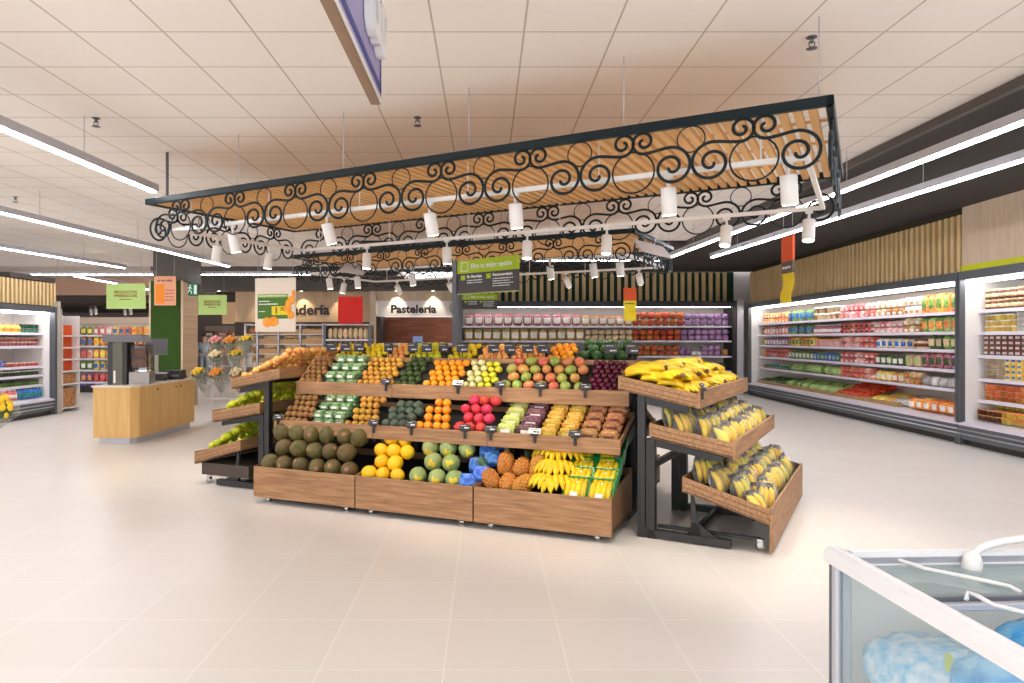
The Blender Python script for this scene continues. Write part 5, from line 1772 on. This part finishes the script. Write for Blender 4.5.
def bouquet(pos, rot, kind, label, s=1.0, group='flower bouquets on the stand'):
    t = thing('flower_bouquet', label, 'bouquet', pos, 0, group)
    t.rotation_euler = rot
    t.scale = (s, s, s)
    bl, fo, wr = BQ[kind]
    for nm, me in (('blossoms', bl), ('stems_and_leaves', fo), ('wrap', wr)):
        o = link(nm, me, t)
        if nm == 'blossoms':
            o['kind'] = 'stuff'


FS = Frame(-5.35, 12.9, 0)
t = thing('flower_stand', 'white tiered stand holding flower bouquets beyond the left end stand', 'flower stand', FS(0, 0), 0)
for x in (.04, .86):
    MB().tube([(x, .5, 0), (x, .5, 1.18)], .015, 8).build('post', white_metal, t)
    MB().tube([(x, .0, 0), (x, .5, .0 + .02)], .015, 8).build('foot', white_metal, t)
for y, z in ((.05, .50), (.28, .80), (.48, 1.08)):
    MB().box(0, .9, y - .09, y + .09, z - .02, z).build('tier', white_metal, t)
    MB().box(0.02, .05, y - .02, .5, z - .05, z - .02).box(.85, .88, y - .02, .5, z - .05, z - .02).build('bracket', white_metal, t)
me_bucket = MB().lathe([(.06, 0), (.085, .24), (.09, .24), (.09, .25), (.08, .25), (.056, .02)], 14).mesh('flower_bucket', white_plastic)
BQS = [(.10, .05, .50, 'yellow', 'lowest tier'), (.42, .05, .50, 'orange', 'lowest tier'), (.75, .05, .50, 'cream', 'lowest tier'), (.22, .28, .80, 'cream', 'middle tier'), (.60, .28, .80, 'yellow', 'middle tier'), (.12, .48, 1.08, 'pink', 'highest tier'), (.42, .48, 1.08, 'orange', 'highest tier'), (.75, .48, 1.08, 'yellow', 'highest tier')]
for (x, y, z, kd, tr) in BQS:
    o = link('flower_bucket', me_bucket, None, FS(x, y, z), None)
    tag(o, 'white bucket under the %s bouquet on the %s of the flower stand' % (kd, tr), 'bucket', 'white flower buckets')
    bouquet(FS(x, y, z + .03), (R(random.uniform(8, 25)), R(random.uniform(-12, 12)), 0), kd, '%s flower bouquet in a bucket on the %s of the flower stand' % (kd, tr), 1.4)

# near bouquet at the left edge
t = thing('flower_vase', 'tall white flower bucket on the floor at the left picture edge', 'bucket', (-4.62, 6.0, 0), 0)
MB().lathe([(.12, 0), (.15, .78), (.16, .78), (.16, .8), (.14, .8), (.11, .03)], 18).build('bucket', white_plastic, t)
MB().lathe([(.155, .70), (.162, .705), (.162, .73), (.155, .735)], 18).build('rim_band', light_metal, t)
bouquet((-4.46, 6.0, .66), (R(12), R(38), 0), 'yellow', 'near bouquet of yellow flowers in clear wrap leaning into the left picture edge', 1.35, None)


# ------------------------------------------------------------------ person far behind
def skin(name, joints, bones, mat, parent):
    me = bpy.data.meshes.new(name)
    names = list(joints)
    me.from_pydata([joints[n][0] for n in names], [(names.index(a), names.index(b)) for a, b in bones], [])
    me.materials.append(mat)
    o = link(name, me, parent)
    md = o.modifiers.new('skin', 'SKIN')
    md.use_smooth_shade = True
    for i, n in enumerate(names):
        r = joints[n][1]
        me.skin_vertices[0].data[i].radius = (r, r)
    me.skin_vertices[0].data[0].use_root = True
    s = o.modifiers.new('sub', 'SUBSURF')
    s.levels = s.render_levels = 1
    return o


skin_m = M('skin', (222, 172, 140), .6)
t = thing('person', 'person in pale blue grey clothes walking far behind beside the flower stand', 'person', (-11.85, 29.0, 0), R(20))
J = {'pelvis': ((0, 0, .95), .13), 'chest': ((0, .01, 1.28), .15), 'neck': ((0, 0, 1.48), .06), 'head0': ((0, -.01, 1.57), .085), 'head1': ((0, -.02, 1.68), .10), 'head2': ((0, -.01, 1.76), .07),
     'shl': ((-.19, 0, 1.40), .065), 'ell': ((-.27, -.02, 1.12), .048), 'wrl': ((-.24, -.16, .92), .035), 'hal': ((-.23, -.22, .86), .04),
     'shr': ((.19, 0, 1.40), .065), 'elr': ((.27, .02, 1.12), .048), 'wrr': ((.25, -.12, .90), .035), 'har': ((.24, -.18, .84), .04),
     'hil': ((-.10, 0, .90), .10), 'knl': ((-.11, -.14, .50), .065), 'anl': ((-.11, -.10, .09), .045), 'tol': ((-.11, -.26, .05), .04),
     'hir': ((.10, 0, .90), .10), 'knr': ((.11, .06, .50), .065), 'anr': ((.11, .26, .12), .045), 'tor': ((.11, .14, .05), .04)}
BN = [('pelvis', 'chest'), ('chest', 'neck'), ('neck', 'head0'), ('head0', 'head1'), ('head1', 'head2'), ('chest', 'shl'), ('shl', 'ell'), ('ell', 'wrl'), ('wrl', 'hal'), ('chest', 'shr'), ('shr', 'elr'), ('elr', 'wrr'), ('wrr', 'har'),
      ('pelvis', 'hil'), ('hil', 'knl'), ('knl', 'anl'), ('anl', 'tol'), ('pelvis', 'hir'), ('hir', 'knr'), ('knr', 'anr'), ('anr', 'tor')]
skin('body', J, BN, skin_m, t)


def sub(names, grow):
    return {n: (J[n][0], J[n][1] + grow) for n in names}


skin('shirt', sub(['pelvis', 'chest', 'shl', 'ell', 'shr', 'elr'], .02), [('pelvis', 'chest'), ('chest', 'shl'), ('shl', 'ell'), ('chest', 'shr'), ('shr', 'elr')], M('pale_blue_shirt', (190, 198, 208), .8), t)
skin('trousers', sub(['pelvis', 'hil', 'knl', 'anl', 'hir', 'knr', 'anr'], .022), [('pelvis', 'hil'), ('hil', 'knl'), ('knl', 'anl'), ('pelvis', 'hir'), ('hir', 'knr'), ('knr', 'anr')], M('grey_trousers', (160, 166, 174), .8), t)
MB().blob(.108, .115, .09, 12, 8, mat=Matrix.Translation((0, .015, 1.73))).build('hair', M('brown_hair', (90, 64, 48), .7), t)
for x, y, z in ((-.11, -.19, .05), (.11, .19, .07)):
    MB().blob(.06, .15, .055, 10, 6, mat=Matrix.Translation((x, y, z))).build('shoe', dark_plastic, t)

# far furnishings behind the column
FK = Frame(-12.9, 31.5, 0)
t = thing('far_kiosk', 'dark kiosk with shelves at the far end beyond the person', 'kiosk', FK(0, 0), 0)
MB().box(2.6, 4.9, 0, .8, 0, 2.3).build('body', M('dark_teal_body', (40, 52, 60), .6), t)
MB().box(0, 2.6, .2, .8, 0, 2.2).build('side_body', M('far_grey_body', (186, 172, 160), .6), t)
for z in (.9, 1.3, 1.7):
    MB().box(0, 2.6, -.1, .2, z - .03, z).build('shelf', white_metal, t)
for i, (x, z, cl) in enumerate(((.3, .9, 'red'), (.8, .9, 'orange'), (1.4, .9, 'yellow'), (2.0, .9, 'green'), (.4, 1.3, 'pink'), (1.0, 1.3, 'blue'), (1.6, 1.3, 'red'), (2.2, 1.3, 'tan'), (.3, 1.7, 'brown'), (.9, 1.7, 'red'), (1.5, 1.7, 'orange'), (2.1, 1.7, 'pink'))):
    put(FK, 'gift_box', 'box', cl, 'white', x, -.02, z, .38, .16, .25, '%s box on the far kiosk shelf, %s from the left, %s shelf' % (cl, nth(i % 4 + 1), ('lowest', 'middle', 'highest')[i // 4]), 'box', 'boxes on the far kiosk')
MB().blob(.28, .06, .35, 10, 8, fn=lambda u: 1 + .2 * sin(7 * u.x) * sin(6 * u.z), mat=Matrix.Translation((3.3, -.05, 1.75))).build('green_emblem', M('teal_emblem', (20, 120, 90), .5), t)

# ------------------------------------------------------------------ chest freezer
ZF = Frame(1.075, 2.17, -87.5)          # x towards the camera, y to the right
t = thing('chest_freezer', 'white glass sided chest freezer of blue bags at the lower right', 'freezer', ZF(0, 0), ZF.a)
LF, WF = 2.0, 1.05
MB().bbox(0, LF, 0, WF, .08, .50, .01).build('lower_body', white_metal, t)
MB().box(.04, LF - .04, .04, WF - .04, 0, .08).build('plinth', dark_plastic, t)
inner = MB().box(.02, LF - .02, .02, WF - .02, .50, .52)
inner.build('inner_floor', M('inner_floor_white', (226, 234, 238), .4), t)
rail_m = M('white_rail', (238, 238, 240), .3)


def rail_profile(w=.05, h=.048):
    pts = [(-.008, 0), (w, 0)]
    for i in range(9):
        q = pi * i / 8
        pts.append((w / 2 - .004 + (w / 2 + .004) * cos(q), h * .5 + h * .5 * sin(q) ** .7))
    return pts


b = MB()
pr = rail_profile()
z0 = .90
n = len(pr)
b.add([(-.01, y, z0 + z) for y, z in pr] + [(LF, y, z0 + z) for y, z in pr], [tuple(range(n)), tuple(range(2 * n - 1, n - 1, -1))] + [((i + 1) % n, i, n + i, n + (i + 1) % n) for i in range(n)])
b.build('side_rail', rail_m, t)
b = MB()
b.add([(-.01, WF - y, z0 + z) for y, z in pr] + [(LF, WF - y, z0 + z) for y, z in pr], [tuple(range(n - 1, -1, -1)), tuple(range(n, 2 * n))] + [(i, (i + 1) % n, n + (i + 1) % n, n + i) for i in range(n)])
b.build('side_rail', rail_m, t)
for x0_ in (0, LF - .05):
    MB().bbox(x0_ - .012, x0_ + .05, .0, WF, z0, z0 + .035, .008).build('end_rail', M('lavender_rail', (206, 208, 222), .3), t)
MB().box(.03, .05, .05, WF - .05, z0 + .002, z0 + .045).build('inner_step', rail_m, t)
for (x, y) in ((0, 0), (LF - .05, 0), (0, WF - .05), (LF - .05, WF - .05)):
    MB().bbox(x, x + .05, y, y + .05, .5, z0, .006).build('corner_post', M('aluminium_post', (196, 200, 208), .3, metal=.3), t)
    MB().bbox(x + .012, x + .022, y - .003, y + .003, .5, z0, .001).build('post_groove', grey_metal, t)
MB().box(.05, LF - .05, .012, .02, .5, z0).build('side_glass', glass_m, t)
MB().box(.05, LF - .05, WF - .02, WF - .012, .5, z0).build('side_glass', glass_m, t)
MB().box(.012, .02, .05, WF - .05, .5, z0).build('end_glass', M_film('end_glass', (190, 208, 210), .5, .05), t)
MB().box(LF - .02, LF - .012, .05, WF - .05, .5, z0).build('end_glass', glass_m, t)
# sliding lid over the rear part
lid = MB().box(.055, .29, .055, WF - .055, z0 - .012, z0 - .004).build('sliding_lid', glass_lid, t)
MB().bbox(.28, .305, .055, WF - .055, z0 - .02, z0 + .0, .003).build('lid_frame', grey_metal, lid)
MB().bbox(.305, .33, .055, WF - .055, z0 - .03, z0 - .012, .003).build('lid_edge', light_metal, lid)
hb = MB()
hb.tube([(.07, .41 + .27 * (1 - cos(pi * i / 14)), z0 + .004 + .085 * sin(pi * i / 14) ** .6) for i in range(15)], .012, 8)
hb.build('arched_handle', white_plastic, lid)
MB().blob(.026, .03, .045, 10, 8, mat=Matrix.Translation((.07, .415, z0 + .008))).build('handle_foot', white_plastic, lid)
for pts in (((.04, .16, .0), (.02, .185, .018), (.05, .20, .012), (.11, .235, .006), (.22, .345, .004), (.25, .385, .0), (.275, .395, -.008)), ((.34, .19, .0), (.32, .21, .012), (.35, .215, .012), (.39, .225, .004), (.46, .28, .004), (.58, .42, .0))):
    b = MB().tube([(x, y, z0 + .006 + z) for x, y, z in pts], .006, 6)
    b.build('basket_hanger', white_plastic, t)
ice_m = M('blue_ice_bag', (120, 190, 232), .25, col2=(214, 232, 240), scale=26, var=.08, bump=.4, bscale=40)
ice_blue = M('bright_blue_bag', (60, 160, 224), .22, col2=(150, 210, 240), scale=18, var=.08, bump=.3, bscale=30)
sticker_green = M('yellow_green_sticker', (190, 210, 90), .4)


def crumple(u):
    return 1 + .06 * sin(9 * u.x + 4 * u.y) * sin(8 * u.y - 5 * u.z) + .035 * sin(17 * u.x - 6 * u.z) * sin(15 * u.y)


me_ice = MB().blob(.24, .16, .115, 22, 14, p=.75, fn=crumple, mif=lambda c: 1 if (abs(c.x - .3) < .1 and abs(c.y + .3) < .14 and c.z > 0) else 0).mesh('frozen_bag', [ice_m, sticker_green])
me_ice2 = MB().blob(.20, .15, .10, 22, 14, p=.75, fn=crumple).mesh('frozen_bag', ice_blue)
for i, (x, y, z, rz, me, lb) in enumerate(((.27, .19, .635, 0, me_ice, 'pale blue frozen bag against the freezer glass at the far corner'), (.30, .60, .64, -10, me_ice, 'pale blue frozen bag under the freezer lid, middle'), (.30, .84, .645, 5, me_ice, 'pale blue frozen bag under the freezer lid at the right side'),
                                           (.60, .20, .74, 50, me_ice2, 'bright blue frozen bag leaning behind the white side rail'), (.47, .40, .765, 0, me_ice2, 'bright blue frozen bag in the open part of the freezer'), (.82, .88, .70, 15, me_ice2, 'bright blue frozen bag in the open part beside the far rail'),
                                           (1.25, .26, .65, 0, me_ice, 'pale blue frozen bag in the near part, by the side glass'), (1.28, .66, .66, 30, me_ice2, 'bright blue frozen bag in the near part, middle'), (1.70, .30, .64, 0, me_ice2, 'bright blue frozen bag nearest the camera, by the side glass'), (1.66, .75, .645, 5, me_ice, 'pale blue frozen bag nearest the camera, far side'))):
    o = link('frozen_bag', me, None, ZF(x, y, z), (R(random.uniform(-6, 6)), R(random.uniform(-6, 6)), ZF.a + R(rz)))
    tag(o, lb, 'frozen bag', 'frozen bags in the chest freezer')
